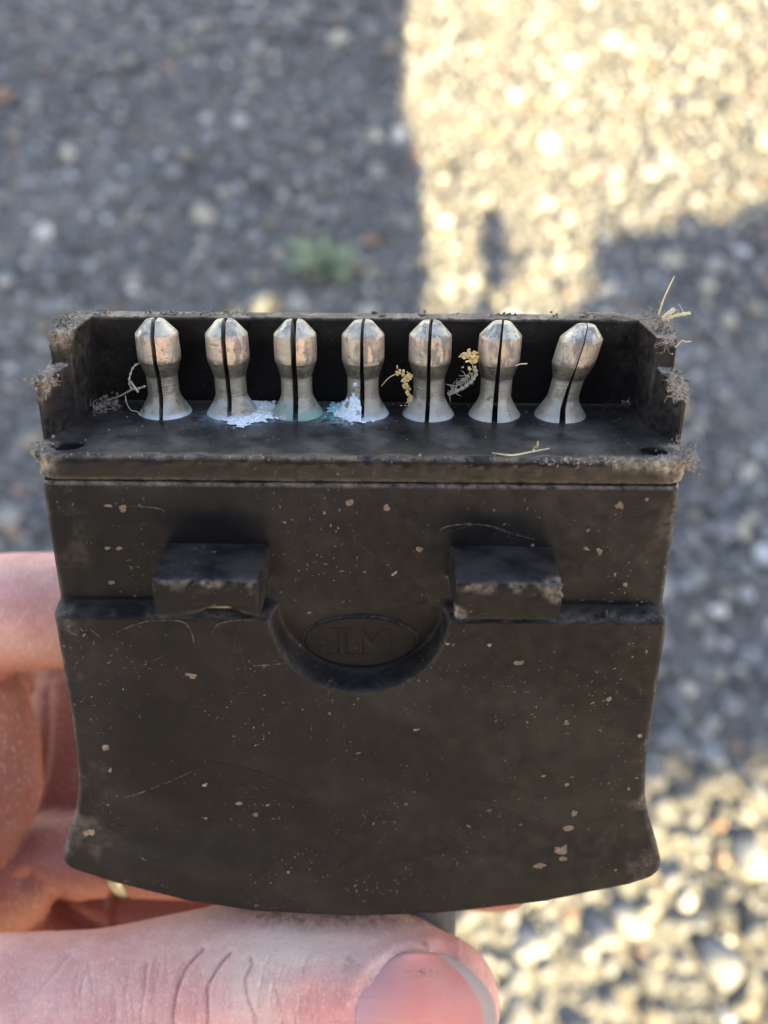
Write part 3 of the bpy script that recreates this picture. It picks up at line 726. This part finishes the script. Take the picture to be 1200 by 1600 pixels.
def surf(x, z, lift=.03): return np.array([x, float(front_y(np.array([x]), np.array([z]))[0]) - lift, z])
def px_front(u, v):
    y = 0.0
    for _ in range(8):
        p = on_y(u, v, y); y = float(front_y(np.array([p[0]]), np.array([p[2]]))[0])
    return p[0], p[2]
def flakes():
    rs = np.random.RandomState(17); V, Fc = [], []; FA, SA = [], []
    def flake(x, z, r, n=7, ax=1.0, rot=0.0, spike=.35):
        k = len(V); c = surf(x, z, .07 if r > .15 else .04); V.append(tuple(c)); FA.extend([rs.uniform(0, .35) if r > .15 else rs.uniform(.0, .85)] * (1 + 2 * n))
        for ring, lift in ((.75, .06), (1.0, .0)):
            for q in range(n):
                w = 2 * math.pi * q / n; rr = r * ring * (1 + spike * (rs.uniform(-1, 1))); dx, dz = rr * ax * math.cos(w), rr * math.sin(w)
                dx, dz = dx * math.cos(rot) - dz * math.sin(rot), dx * math.sin(rot) + dz * math.cos(rot); V.append(tuple(surf(x + dx, z + dz, lift)))
        for q in range(n):
            a, b = k + 1 + q, k + 1 + (q + 1) % n; Fc.append((k, a, b)); Fc.append((a, a + n, b + n, b))
    big = [(878, 1328, 14, 1.1, .3), (898, 1270, 8, 1.5, .6), (888, 1294, 7, 1.7, .3), (299, 1055, 7, 1.5, -.5), (545, 785, 8, 1.1, 0), (605, 793, 7, 1.0, 0), (937, 862, 8, .8, .3), (968, 790, 8, 1.0, 0), (885, 1130, 7, 1, .5), (812, 1035, 6, 1.8, .2), (172, 1203, 8, .55, -.3), (165, 1168, 6, 1.6, .5), (192, 794, 8, 1.0, .2), (170, 790, 4, 2, 0), (655, 858, 6, 1.3, 0), (186, 857, 5, 1.4, 0), (168, 857, 4, 1.4, 0), (175, 910, 5, 1.6, .2), (918, 829, 5, .8, 0), (916, 857, 5, 1, 0), (977, 914, 5, 1, 0), (765, 1008, 5, 1.2, 0), (1010, 1018, 5, .5, .3), (700, 1006, 4, 1.4, 0), (374, 1255, 6, 1.6, .2), (320, 1226, 5, 1.6, .3), (400, 1272, 6, 1, .4), (322, 1279, 4, 1, 0), (140, 1300, 9, 1.8, .4), (515, 1115, 5, .5, 0), (650, 1140, 4, 2, 0), (982, 1232, 5, 1, 0), (886, 1226, 5, 1, 0), (850, 1212, 4, 1.2, .5), (450, 1362, 5, .7, 0), (1010, 780, 4, 1, 0), (832, 852, 4, 1, 0), (835, 922, 6, 1, .4), (952, 1092, 6, 1, 0), (1000, 1150, 5, 1, 0), (545, 1010, 3, 1, 0), (560, 965, 3, 1, 0), (880, 1342, 6, 1.6, 0), (845, 1352, 8, 2.2, .3)]
    for u, v, r, ax, rot in big: x, z = px_front(u, v); flake(x, z, r * .045, 8, ax, rot, .5)
    for j in range(420):
        u, v = rs.uniform(85, 1040), rs.uniform(775, 1400)
        x, z = px_front(u, v)
        if abs(x) > half_w(z) - .8 or z < bottom(x) + .8 or z > -3.2 or noise.noise(Vector((x * .13, z * .13, 5.0))) + .25 * (abs(x) / 30 - .5) < rs.uniform(-.25, .35): continue
        flake(x, z, rs.choice([.035, .055, .085, .13], p=[.5, .3, .15, .05]), 6, rs.uniform(.5, 3.2), rs.uniform(-1.6, 1.6), .75)
    tag(new_obj('mud_flakes', V, Fc, M_FLAKE, shell.parent, shade=False, attrs={'fade': FA}), kind='stuff')
    V2, F2 = [], []
    def scratch(pts, w):
        nonlocal V2, F2
        path = spline([np.array([*px_front(u, v), 0]) for u, v in pts], 7); k = len(V2)
        for i, p in enumerate(path):
            t = path[min(i + 1, len(path) - 1)] - path[max(i - 1, 0)]; t /= np.linalg.norm(t) + 1e-9; n = np.array([-t[1], t[0]]); ww = w * rs.uniform(.35, 1.25) * (.25 + math.sin(math.pi * (i + .5) / len(path)) * .75)
            V2 += [tuple(surf(p[0] + n[0] * ww, p[1] + n[1] * ww, .025)), tuple(surf(p[0], p[1], .06)), tuple(surf(p[0] - n[0] * ww, p[1] - n[1] * ww, .025))]
        fd = rs.uniform(.1, .6) if w > .06 else rs.uniform(.3, .85); SA.extend([fd] * (3 * len(path)))
        gap = [noise.noise(Vector((i * .55, k * .37, 1.1))) > -.12 or w > .09 for i in range(len(path))]
        F2 += [tuple(k + a for a in q) for j, q in enumerate(grid_faces(len(path), 3)) if gap[j // 2]]
    for pts, w in (([(215, 1042), (240, 1032), (262, 1022)], .07), ([(395, 1040), (420, 1039), (446, 1036)], .10), ([(358, 1082), (390, 1082), (420, 1084)], .05), ([(170, 1252), (215, 1240), (262, 1222), (300, 1205)], .09), ([(128, 1305), (143, 1298), (152, 1296), (162, 1290)], .16), ([(684, 830), (700, 822), (730, 819), (765, 822), (800, 834), (836, 843)], .10), ([(690, 832), (760, 820), (815, 840)], .05), ([(735, 955), (800, 985), (898, 1015)], .045), ([(330, 1190), (400, 1205), (480, 1240)], .04), ([(760, 1170), (820, 1190), (880, 1222)], .05), ([(720, 1245), (790, 1262), (880, 1290)], .05), ([(182, 988), (205, 978), (235, 969)], .13), ([(236, 970), (270, 969), (290, 974), (300, 990), (303, 1005)], .12), ([(330, 990), (342, 975), (370, 969), (412, 968)], .12), ([(140, 982), (150, 990), (158, 996)], .1), ([(700, 972), (690, 985), (705, 1002)], .06), ([(880, 1330), (905, 1320), (925, 1318)], .05), ([(165, 1290), (230, 1296), (300, 1298)], .05), ([(205, 790), (230, 792), (250, 795), (258, 800)], .10), ([(235, 778), (250, 788), (262, 795)], .06), ([(900, 755 + 20), (940, 778), (975, 776)], .04), ([(110, 1030), (130, 1050), (170, 1058)], .05), ([(530, 1110), (520, 1128), (538, 1132), (534, 1118)], .05), ([(488, 1120), (486, 1145), (485, 1158)], .05), ([(530, 948), (528, 965), (537, 972), (540, 985)], .035), ([(560, 1000), (545, 1030), (535, 1042)], .04), ([(415, 1380), (422, 1362), (430, 1345)], .04), ([(960, 1080), (985, 1090), (1012, 1092)], .06), ([(1000, 1060), (1015, 1075), (1028, 1092)], .05)):
        scratch(pts, w)
    for j in range(230):          # short lint fibres and nicks
        u, v = rs.uniform(80, 1040), rs.uniform(775, 1395); a = rs.uniform(0, 6.28); L = rs.uniform(2, 8); x, z = px_front(u, v)
        if z < bottom(x) + 1.5 or abs(x) > half_w(z) - 1.5 or noise.noise(Vector((x * .1, z * .1, 8.0))) < rs.uniform(-.4, .2): continue
        scratch([(u, v), (u + L * math.cos(a), v + L * math.sin(a)), (u + L * 1.6 * math.cos(a + .9), v + L * 1.6 * math.sin(a + .9))], rs.uniform(.02, .045))
    for j in range(60):
        u, v = rs.uniform(110, 1000), rs.uniform(990, 1390) if j % 3 else rs.uniform(780, 960); a = rs.normal() * .7 + (.25 if rs.rand() < .6 else 2.2); L = rs.uniform(5, 34)
        x, z = px_front(u, v)
        if z < bottom(x) + 2.5 or abs(x) > half_w(z) - 2 or (v < 980 and (225 < u < 430 or 695 < u < 890)) : continue
        scratch([(u - L * math.cos(a), v + L * math.sin(a)), (u, v + rs.normal() * 2), (u + L * math.cos(a), v - L * math.sin(a))], rs.uniform(.015, .04))
    tag(new_obj('scratch_marks', V2, F2, M_SCRATCH, plug, shade=True, attrs={'fade': SA}), kind='stuff')
flakes()

# cable leaving the underside, mostly behind the thumb
cp = [at(655, 1380, 122), at(655, 1450, 124), at(640, 1560, 128), at(560, 1800, 140), at(300, 2300, 190)]
cv, cf = tube(spline(cp, 6), 4.7, 20); new_obj('cable', cv, cf, M_CABLE, plug)

# ------------------------------------------------------------------ debris caught on the plug (things of their own)
def thing_at(name, label, cat, group=None):
    o = empty(name, T); tag(o, label, cat, group); return o
def free_thing(name, V, Fc, mat, label, cat, group=None, shade=True):
    o = new_obj(name, V, Fc, mat, None, shade); o.matrix_world = T; tag(o, label, cat, group); return o
def hairs(starts, L, r, seed, spread=None, curl=1.0, up=None):
    rs = np.random.RandomState(seed); parts = []
    for p in starts:
        d = rs.normal(size=3) + (np.array(up) if up is not None else 0); d /= np.linalg.norm(d); l = rs.uniform(.4, 1.2) * L; pts = [np.array(p)]
        for j in range(4):
            d = d + rs.normal(size=3) * .35 * curl; d /= np.linalg.norm(d); pts.append(pts[-1] + d * l / 4)
        parts.append(tube(pts, [r, r, r * .9, r * .7, r * .35], 4))
    return merge(*parts)
def clump(pxlist, n, L, r, seed, label, plane=None, up=None, spread=.5, mat=M_LINT):
    rs = np.random.RandomState(seed); st = []
    for j in range(n):
        p = np.array(pxlist[rs.randint(len(pxlist))]); st.append(p + rs.normal(size=3) * spread)
    h1 = hairs(st + st[:n // 2], L * .72, r * .62, seed, up=up, curl=1.8); rs2 = np.random.RandomState(seed + 5)
    gp = [st[rs2.randint(n)] + rs2.normal(size=3) * spread * .5 for _ in range(n // 2)]; gv, gf = grains(gp, rs2.uniform(.03, .10, size=n // 2), ICO1, .35, seed)
    V, Fc = merge(h1, (gv.tolist(), [tuple(q) for q in gf])); free_thing('lint_clump', V, Fc, mat, label, 'lint clump', 'lint and frayed fibres on the plug')
e1 = [on_z(1010 + 6 * i, 492 + i * 1.5, 9.3) for i in range(7)] + [on_z(1035 + i * 2, 500 + i * 8, 9.2) for i in range(6)]
clump(e1, 170, 1.5, .035, 41, 'tangled grey lint with straw stuck in it on the top right corner', up=(0, 0, .4), spread=.35)
clump([on_z(1052 + i * 2, 592 + i * 5, 5.8) for i in range(6)], 130, 1.3, .04, 42, 'frayed lint on the right shoulder step below the top corner', up=(.8, -.2, .2), spread=.38)
clump([on_z(1054 + i * 3, 704 + i * 2, -.1) for i in range(8)] + [on_z(1060, 722, -.6)], 190, 1.6, .04, 43, 'frayed lint on the front right corner beside the screw hole', up=(.9, -.2, .3), spread=.5)
clump([on_z(66 + i * 3, 600 - i * 2, 5.6) for i in range(6)], 90, .9, .045, 44, 'grey frayed lint on the left shoulder step', up=(-.7, -.3, .3), spread=.4)
clump([on_z(95 + i * 6, 522 - i * 5, 9.3) for i in range(6)], 80, .8, .04, 45, 'dusty lint lying along the top left corner', up=(0, -.2, .3), spread=.35)
clump([on_z(150 + i * 5, 640 - i * 1, .3) for i in range(7)], 60, 1.2, .04, 46, 'lint and grit in the inner left corner behind the first pin', up=(0, 0, .5), spread=.35)
clump([np.array([16.5 + .9 * i, .15, -.15]) for i in range(15)], 110, .8, .03, 47, 'thin frayed fuzz along the right half of the front lip', up=(0, -.5, .1), spread=.25)

def stick(pts, r, mat, label, name='straw', cat='straw', group=None, n=6, taper=True, hairs_n=0, seed=0):
    path = spline(pts, 6); m = len(path); rr = [r * (1 - .45 * i / m) if taper else r * (1 + .25 * math.sin(i * 2.1)) for i in range(m)]
    parts = [tube(path, rr, n)]
    if hairs_n:
        rs = np.random.RandomState(seed); parts.append(hairs([path[rs.randint(m)] for _ in range(hairs_n)], r * 9, r * .22, seed))
    V, Fc = merge(*parts); return free_thing(name, V, Fc, mat, label, cat, group)
A = lambda u, v, y: on_y(u, v, y)
G = 'straw stalks stuck in the lint on the top right corner'
stick([A(1029, 492, 15), A(1036, 470, 14.5), A(1046, 447, 14), A(1054, 431, 14)], .11, M_STRAW, 'thin straw stalk standing up from the lint, the tallest one', group=G, hairs_n=4, seed=5)
stick([A(1036, 500, 14), A(1056, 493, 13), A(1078, 489, 12)], .17, M_STRAW, 'straw stalk pointing level to the right from the lint', group=G, hairs_n=5, seed=6, taper=False)
stick([A(1037, 498, 14), A(1045, 490, 13.6), A(1054, 483, 13.4)], .26, M_STRAW, 'short thick straw end slanting up right from the lint', group=G, taper=False)
stick([A(1052, 545, 9), A(1060, 538, 8.5), A(1066, 532, 8.2), A(1072, 534, 8), A(1080, 533, 8)], .07, M_STRAW, 'wavy pale fibre sticking out right below the top right corner', 'fibre', 'fibre')
for j, pts in enumerate(([(905, 487), (930, 490), (960, 494), (1000, 499)], [(910, 489), (945, 492), (985, 496)], [(925, 493), (960, 497), (1000, 502)], [(940, 488), (970, 492), (1005, 496)])):
    if j == 0: bundle = []
    bundle.append(tube(spline([A(u, v, 16.6 + .3 * j) for u, v in pts], 6), .075, 5))
rs_ = np.random.RandomState(77)
for j in range(38):
    u = rs_.uniform(905, 1005); v = 487 + (u - 905) * .105 + rs_.uniform(-2, 4); L = rs_.uniform(8, 30)
    bundle.append(tube(spline([A(u, v, 16.5), A(u + L * .5, v + rs_.normal() * 2 + 1, 16.3), A(u + L, v + rs_.normal() * 3 + 2, 16.2)], 4), .03, 4))
free_thing('fibre_bundle', *merge(*bundle), M_FIBRE, 'bundle of beige dry fibres lying along the right end of the back wall', 'fibres')
# root fibre tangle left of the first pin
def P3(u, v, y): return on_y(u, v, y)
tang = [tube(spline([P3(222, 566, 12.2), P3(210, 572, 11.6), P3(204, 584, 11.2), P3(202, 597, 11), P3(206, 607, 10.8), P3(216, 607, 10.8), P3(228, 603, 10.6)], 6), [.10 + .05 * math.sin(i * 1.7) for i in range(37)], 5),
        tube(spline([P3(212, 606, 10.8), P3(200, 612, 11.5), P3(185, 620, 12.5), P3(165, 626, 14)], 6), .10, 5), tube(spline([P3(204, 596, 11), P3(211, 606, 10.7), P3(216, 613, 10.6)], 5), .13, 5),
        tube(spline([P3(196, 618, 11), P3(198, 630, 10), P3(205, 641, 9), P3(214, 643, 8.6), P3(220, 650, 8.2)], 6), .045, 5)]
free_thing('root_fibre', *merge(*tang), M_FIBRE, 'curled dry root fibre between the left wall and the first pin', 'root fibre')
# dried flower bits by the fifth pin
def crumple(pts, r, seed, n=26, petal=True):
    rs = np.random.RandomState(seed); parts = []
    for j in range(n):
        p = np.array(pts[rs.randint(len(pts))]) + rs.normal(size=3) * r * .4; v = ICO2[0] * np.array([1, .28, .75]) * r * rs.uniform(.25, .6); v = v * (1 + .25 * rs.normal(size=(len(v), 1)) * .5)
        v = v @ rand_rot(rs).T + p; parts.append((v.tolist(), [tuple(q) for q in ICO2[1]]))
    return merge(*parts)
v1 = merge(crumple([P3(625, 582, 10.5), P3(632, 585, 10.3), P3(638, 587, 10.3)], .62, 51, 14), crumple([P3(636, 595, 10.3), P3(635, 605, 10.2), P3(638, 615, 10.2), P3(641, 622, 10.1)], .55, 52, 20), crumple([P3(632, 632, 10), P3(638, 628, 10)], .4, 53, 7), tube(spline([P3(622, 583, 10.5), P3(608, 590, 10.6), P3(596, 603, 10.9)], 5), .045, 5))
free_thing('dried_flower', *v1, M_HUSK, 'yellowish dried flower bit stuck to the left side of the fifth pin', 'dried flower', shade=False)
v2 = merge(crumple([P3(728, 556, 11), P3(735, 553, 11), P3(742, 556, 11), P3(732, 565, 11), P3(738, 563, 11)], .62, 54, 26), crumple([P3(726, 574, 11), P3(733, 575, 11)], .4, 55, 6))
free_thing('dried_flower', *v2, M_HUSK, 'orange yellow dried flower head hanging left of the sixth pin', 'dried flower', shade=False)
v3 = merge(tube(spline([P3(741, 572, 11), P3(744, 583, 11), P3(738, 594, 11), P3(728, 603, 11), P3(714, 611, 11), P3(700, 616, 11.2)], 6), [.17 + .07 * math.sin(i * 1.9) for i in range(31)], 6), hairs([P3(741 - i * 4, 580 + i * 3.4, 11) for i in range(11)] * 5, 1.1, .04, 56))
free_thing('flower_stem', *v3, M_FIBRE, 'frayed dried stem curving below the flower head beside the sixth pin', 'dried stem')
v4 = tube(spline([on_z(395, 645, .7), on_z(375, 642, .8), on_z(412, 640, .8), on_z(425, 643, .5), on_z(440, 648, .3)], 6), .06, 5)
free_thing('fibre', *v4, M_FIBRE, 'brown hair-thin fibre lying on the white corrosion between second and third pins', 'fibre')
v5 = tube(spline([on_z(770, 708, .1), on_z(800, 711, .25), on_z(830, 706, .3), on_z(858, 701, .2)], 6), .07, 5)
free_thing('fibre', *v5, M_STRAW, 'pale fibre lying on the deck near its front edge below the sixth pin', 'fibre')
v6 = crumple([on_z(840, 700, .15)], .55, 61, 4); free_thing('seed_husk', *v6, M_HUSK, 'tiny tan seed husk lying on the deck below the sixth pin', 'seed husk', shade=False)
v7 = merge(tube(spline([P3(805, 572, 10.6), P3(812, 569, 10.2), P3(824, 568, 10)], 5), .06, 5))
free_thing('fibre', *v7, M_STRAW, 'short pale fibre poking out of the right side of the sixth pin', 'fibre')

# ------------------------------------------------------------------ the hand
def build_hand():
    root = empty('person', T); tag(root, 'left hand holding the plug from behind with the thumb across the front', 'person')
    parts = []
    def limb(secs, squash=1.0, n=24):
        """secs: (u, v, depth, radius px) - rounded tube through the sections with domed ends"""
        S = spline([np.array([*at(u, v, d), r * d / F_PX]) for u, v, d, r in secs], 5); C = [s[:3] for s in S]; rad = [s[3] for s in S]
        V = []; m = len(C); view = ray(600, 900); view /= np.linalg.norm(view); rings = []
        def frame(i):
            t = C[min(i + 1, m - 1)] - C[max(i - 1, 0)]; t /= np.linalg.norm(t); a = np.cross(t, view); a /= np.linalg.norm(a); b = np.cross(t, a); return t, a, b
        t, a, b = frame(0)
        for w in (80, 55, 28): rings.append((C[0] - t * rad[0] * math.sin(R(w)) * .8, a, b, rad[0] * math.cos(R(w))))
        for i in range(m): t_, a_, b_ = frame(i); rings.append((C[i], a_, b_, rad[i]))
        t, a, b = frame(m - 1)
        for w in (15, 30, 45, 60, 75, 86): rings.append((C[-1] + t * rad[-1] * math.sin(R(w)) * .95, a, b, rad[-1] * math.cos(R(w))))
        for c, a, b, r in rings:
            for k in range(n):
                w = 2 * math.pi * k / n; V.append(tuple(c + r * (a * math.cos(w) + b * squash * math.sin(w))))
        Fc = grid_faces(len(rings), n, wrap=True) + [tuple(range(n))[::-1], tuple(range((len(rings) - 1) * n, len(rings) * n))]
        parts.append((V, Fc))
    # thumb, from the ball of the hand to the tip
    limb([(-420, 1700, 128, 190), (-200, 1655, 122, 175), (0, 1630, 118, 163), (160, 1613, 117, 154), (300, 1583, 116, 151), (400, 1563, 115.5, 149), (500, 1562, 115.5, 143), (590, 1562, 115.5, 137), (643, 1566, 115.5, 126), (677, 1571, 115.5, 110)], .82)
    # index finger: up on the left, then folded behind the plug
    limb([(-330, 1420, 150, 120), (-150, 1330, 142, 108), (-35, 1240, 138, 98), (-45, 1120, 134, 92), (-95, 1010, 131, 90)], .9)
    limb([(-140, 985, 131, 90), (-20, 960, 131, 93), (60, 955, 131, 93), (160, 950, 133, 88), (300, 945, 136, 82)], .9)
    limb([(-160, 1050, 137, 80), (-60, 1058, 138, 62), (20, 1062, 140, 40)], .9)
    # middle finger behind it
    limb([(-60, 1420, 162, 110), (70, 1340, 160, 100), (125, 1220, 158, 92), (130, 1100, 157, 88), (150, 1010, 157, 84)], .9)
    limb([(150, 1040, 157, 84), (300, 1090, 156, 72), (480, 1085, 154, 68)], .9)
    # ring finger under the plug, its tip showing at the right
    limb([(-80, 1420, 150, 96), (100, 1340, 146, 70), (300, 1333, 142, 70), (560, 1346, 140, 68), (785, 1364, 140, 58)], .9)
    # palm and wrist
    limb([(-700, 1900, 190, 300), (-420, 1700, 178, 290), (-180, 1530, 172, 240), (0, 1430, 170, 200), (140, 1390, 168, 150)], .45)
    limb([(-420, 1700, 140, 190), (-250, 1560, 150, 170), (-80, 1460, 160, 150), (120, 1480, 156, 120), (330, 1480, 148, 90)], .7)
    V, N, Fc = voxelise(*merge(*parts), .48, 12)
    o = new_obj('work', V, Fc, scale=1.0); m = o.modifiers.new('s', 'SUBSURF'); m.levels = 1; m.subdivision_type = 'CATMULL_CLARK'
    V, N, Fc = evaluated(o); drop(o)
    # picture coordinates of each point as seen by the eye that posed the hand: used only to find the thumb's own joints
    q = (V - PC) @ PM; U = 600 + F_PX * q[:, 0] / q[:, 1]; W = 800 - F_PX * q[:, 2] / q[:, 1]; D = q[:, 1]
    thumb = (D < 121) & (W > 1380); tf = thumb.astype(float)
    crease_shade = np.zeros(len(V)); disp = np.zeros(len(V))
    cr = np.random.RandomState(5)
    def groove(pts, wid, dep, col):
        P = np.array(spline([np.array([a, b, 0.]) for a, b in pts], 10))[:, :2]; idx = np.where(thumb & (np.abs(U - P[:, 0].mean()) < 90))[0]
        if not len(idx): return
        dist = np.sqrt(((np.c_[U[idx], W[idx]][:, None] - P[None]) ** 2).sum(2)).min(1); g = np.exp(-(dist / wid) ** 2); disp[idx] -= dep * .75 * g; crease_shade[idx] = np.maximum(crease_shade[idx], col * np.exp(-(dist / (wid * .55)) ** 2))
        disp[idx] += dep * .04 * np.exp(-((dist - wid * 2.2) / (wid * 1.2)) ** 2)
    for pts, wid, dep, col in (([(318, 1482), (296, 1505), (280, 1535), (272, 1570), (269, 1620)], 5, .55, 1), ([(360, 1488), (345, 1505), (335, 1522), (324, 1545), (325, 1575), (322, 1620)], 5, .5, 1), ([(391, 1495), (393, 1508), (384, 1528), (386, 1555), (397, 1590), (396, 1620)], 4, .4, .8),
                               ([(228, 1505), (226, 1540), (220, 1580), (221, 1620)], 4, .25, .5), ([(202, 1525), (196, 1560), (200, 1620)], 3.5, .18, .4), ([(250, 1505), (243, 1545), (240, 1620)], 3.5, .18, .3), ([(178, 1540), (178, 1580), (175, 1620)], 3.5, .18, .4), ([(150, 1530), (152, 1580), (150, 1620)], 3.5, .14, .3),
                               ([(430, 1545), (434, 1565), (440, 1600)], 4, .25, .5), ([(455, 1560), (460, 1590), (462, 1620)], 3, .18, .3), ([(480, 1555), (488, 1590), (490, 1620)], 3, .15, .3), ([(110, 1490), (85, 1520), (60, 1550), (45, 1565)], 3, .18, .3), *[([(uu, vv), (uu - 5 + 3 * sn, vv + 22), (uu - 6 + 6 * sn, vv + 48)], 2.6, .13, .35) for uu, vv, sn in [(cr.uniform(120, 500), cr.uniform(1490, 1560), cr.normal()) for _ in range(34)]]):
        groove(pts, wid * .85, dep * .85, col * .8)
    for pts, wid, dep in (([(-20, 1300), (30, 1270), (62, 1220), (74, 1150), (74, 1080)], 9, .4), ([(-20, 1068), (40, 1062), (90, 1058)], 9, .3), ([(40, 1375), (75, 1400), (105, 1428), (150, 1455)], 16, 1.6), ([(176, 1395), (174, 1420), (176, 1450)], 7, .8)):
        P = np.array(spline([np.array([a, b, 0.]) for a, b in pts], 10))[:, :2]; idx = np.where(~thumb & (U < 260))[0]
        dist = np.sqrt(((np.c_[U[idx], W[idx]][:, None] - P[None]) ** 2).sum(2)).min(1); disp[idx] -= dep * np.exp(-(dist / wid) ** 2); crease_shade[idx] = np.maximum(crease_shade[idx], .8 * np.exp(-(dist / wid) ** 2))
    # nail fold
    nd = np.sqrt(((U - 670) / 120) ** 2 + ((W - 1600) / 116) ** 2); disp += tf * (.22 * np.exp(-((nd - 1.12) / .10) ** 2)) * (U < 720)
    disp += tf * fbm_arr(V, .45, 3, 1.0) * .06
    knuckle = tf * np.exp(-((U - 345) / 75) ** 2); disp += knuckle * .35 * smooth01(1470, 1560, W)
    V = V + N * disp[:, None]
    g = lambda u, v, a, b: np.exp(-(((U - u) / a) ** 2 + ((W - v) / b) ** 2))
    pink = tf * np.clip(.9 * g(520, 1585, 75, 55) + .35 * g(300, 1600, 60, 60) + .3 * g(60, 1620, 120, 60) + .75 * g(700, 1472, 60, 30) + .4 * g(750, 1530, 40, 60), 0, 1)
    pale = tf * np.clip(.9 * g(470, 1480, 120, 45) + .6 * g(400, 1550, 50, 50), 0, 1)
    dirt = tf * np.clip(1.0 * g(450, 1424, 60, 20) + .9 * g(560, 1430, 140, 20) + .6 * g(540, 1500, 20, 14) + .9 * g(660, 1478, 12, 7) + .5 * g(700, 1497, 30, 5) + .5 * g(690, 1440, 40, 12), 0, 1)
    ruddy_shade = (1 - tf) * smooth01(960, 1075, W) * .95  # palm redness and painted shade on the fingers behind the plug
    hand = new_obj('hand', V, Fc, M_SKIN, root, attrs={'ruddy_shade': ruddy_shade, 'crease_shade': crease_shade, 'pink': pink, 'pale': pale, 'dirt': dirt})
    # thumb nail: a curved plate lying in the fold
    from mathutils.bvhtree import BVHTree
    bvh = BVHTree.FromPolygons([tuple(p) for p in V], Fc); o3 = Vector(PC)
    nu, nv = 44, 44; NV = []; att = {'free': [], 'rosy': [], 'lunula': [], 'dirt': []}
    for j in range(nv):
        t = -1 + 2 * j / (nv - 1)
        for i in range(nu):
            s = i / (nu - 1)
            v = 1598 + 110 * t
            left = 553 + 78 * abs(t) ** 3.2; right = 777 - 87 * abs(t) ** 2.4
            u = left + (right - left) * s
            hit = bvh.ray_cast(o3, Vector(ray(u, v)).normalized())
            NV.append((u, v, (hit[0] - o3).length if hit[0] is not None else np.nan))
            att['free'].append(float(smooth01(.895, .92, np.array(s + .06 * abs(t)))))
            att['rosy'].append(float(smooth01(.15, .5, np.array(s)) * (1 - .25 * max(0, -t))))
            att['lunula'].append(float((1 - smooth01(.06, .22, np.array(s)))))
            att['dirt'].append(float(np.exp(-((s - .5) / .12) ** 2 - ((t + .72) / .05) ** 2) * .7 + (1 - smooth01(.0, .015, np.array(s))) * .5))
    A3 = np.array(NV).reshape(nv, nu, 3); H = A3[..., 2].copy()
    base = np.nanmin(H[nv // 3:2 * nv // 3, nu // 4:2 * nu // 3]); H = np.minimum(np.where(np.isnan(H), base + 5, H), base + 5)
    c0, c1 = int(nu * .35), int(nu * .62); slope = (H[:, c1] - H[:, c0]) / (c1 - c0)        # the free edge runs on straight past the flesh
    for i in range(c1, nu): H[:, i] = np.minimum(H[:, i], H[:, c1] + slope * (i - c1) * 1.15)
    for _ in range(60):
        Hp = np.pad(H, 1, mode='edge'); H = (Hp[:-2, 1:-1] + Hp[2:, 1:-1] + Hp[1:-1, :-2] + Hp[1:-1, 2:]) / 4
    VV = []
    for j in range(nv):
        for i in range(nu):
            u, v, _ = A3[j, i]; dr = np.array(ray(u, v)); dr /= np.linalg.norm(dr); s = i / (nu - 1)
            VV.append(PC + dr * (H[j, i] - .26 - .38 * math.sin(math.pi * min(1, s * 1.05)) + .35 * (abs(-1 + 2 * j / (nv - 1))) ** 3))
    VV = np.array(VV); n0 = len(VV); back = VV + ray(660, 1560) / np.linalg.norm(ray(660, 1560)) * .6
    Fc2 = grid_faces(nv, nu) + [tuple(i + n0 for i in q[::-1]) for q in grid_faces(nv, nu)]
    bd = list(range(nu)) + [r * nu + nu - 1 for r in range(1, nv)] + [(nv - 1) * nu + c for c in range(nu - 2, -1, -1)] + [r * nu for r in range(nv - 2, 0, -1)]
    for k in range(len(bd)):
        a, b = bd[k], bd[(k + 1) % len(bd)]; Fc2.append((b, a, a + n0, b + n0))
    for kk in att: att[kk] = att[kk] * 2
    new_obj('thumbnail', np.vstack([VV, back]), Fc2, M_NAIL, root, attrs=att)
    # ring, just showing under the plug's lower left edge
    c = at(203, 1326, 144); ax = at(300, 1345, 142) - at(100, 1362, 146); ax /= np.linalg.norm(ax); a = np.cross(ax, [0, 1, 0]); a /= np.linalg.norm(a); b = np.cross(ax, a)
    rv = []; n1, n2 = 48, 12
    for i in range(n1):
        w = 2 * math.pi * i / n1; rd = a * math.cos(w) + b * math.sin(w)
        for j in range(n2):
            z = 2 * math.pi * j / n2; rv.append(tuple(c + rd * (6.6 + .45 * math.cos(z)) + ax * 1.2 * math.sin(z)))
    rf = [(i * n2 + j, i * n2 + (j + 1) % n2, ((i + 1) % n1) * n2 + (j + 1) % n2, ((i + 1) % n1) * n2 + j) for i in range(n1) for j in range(n2)]
    free_thing('finger_ring', rv, rf, M_RING, 'gold finger ring peeking out under the lower left edge of the plug', 'ring')
build_hand()
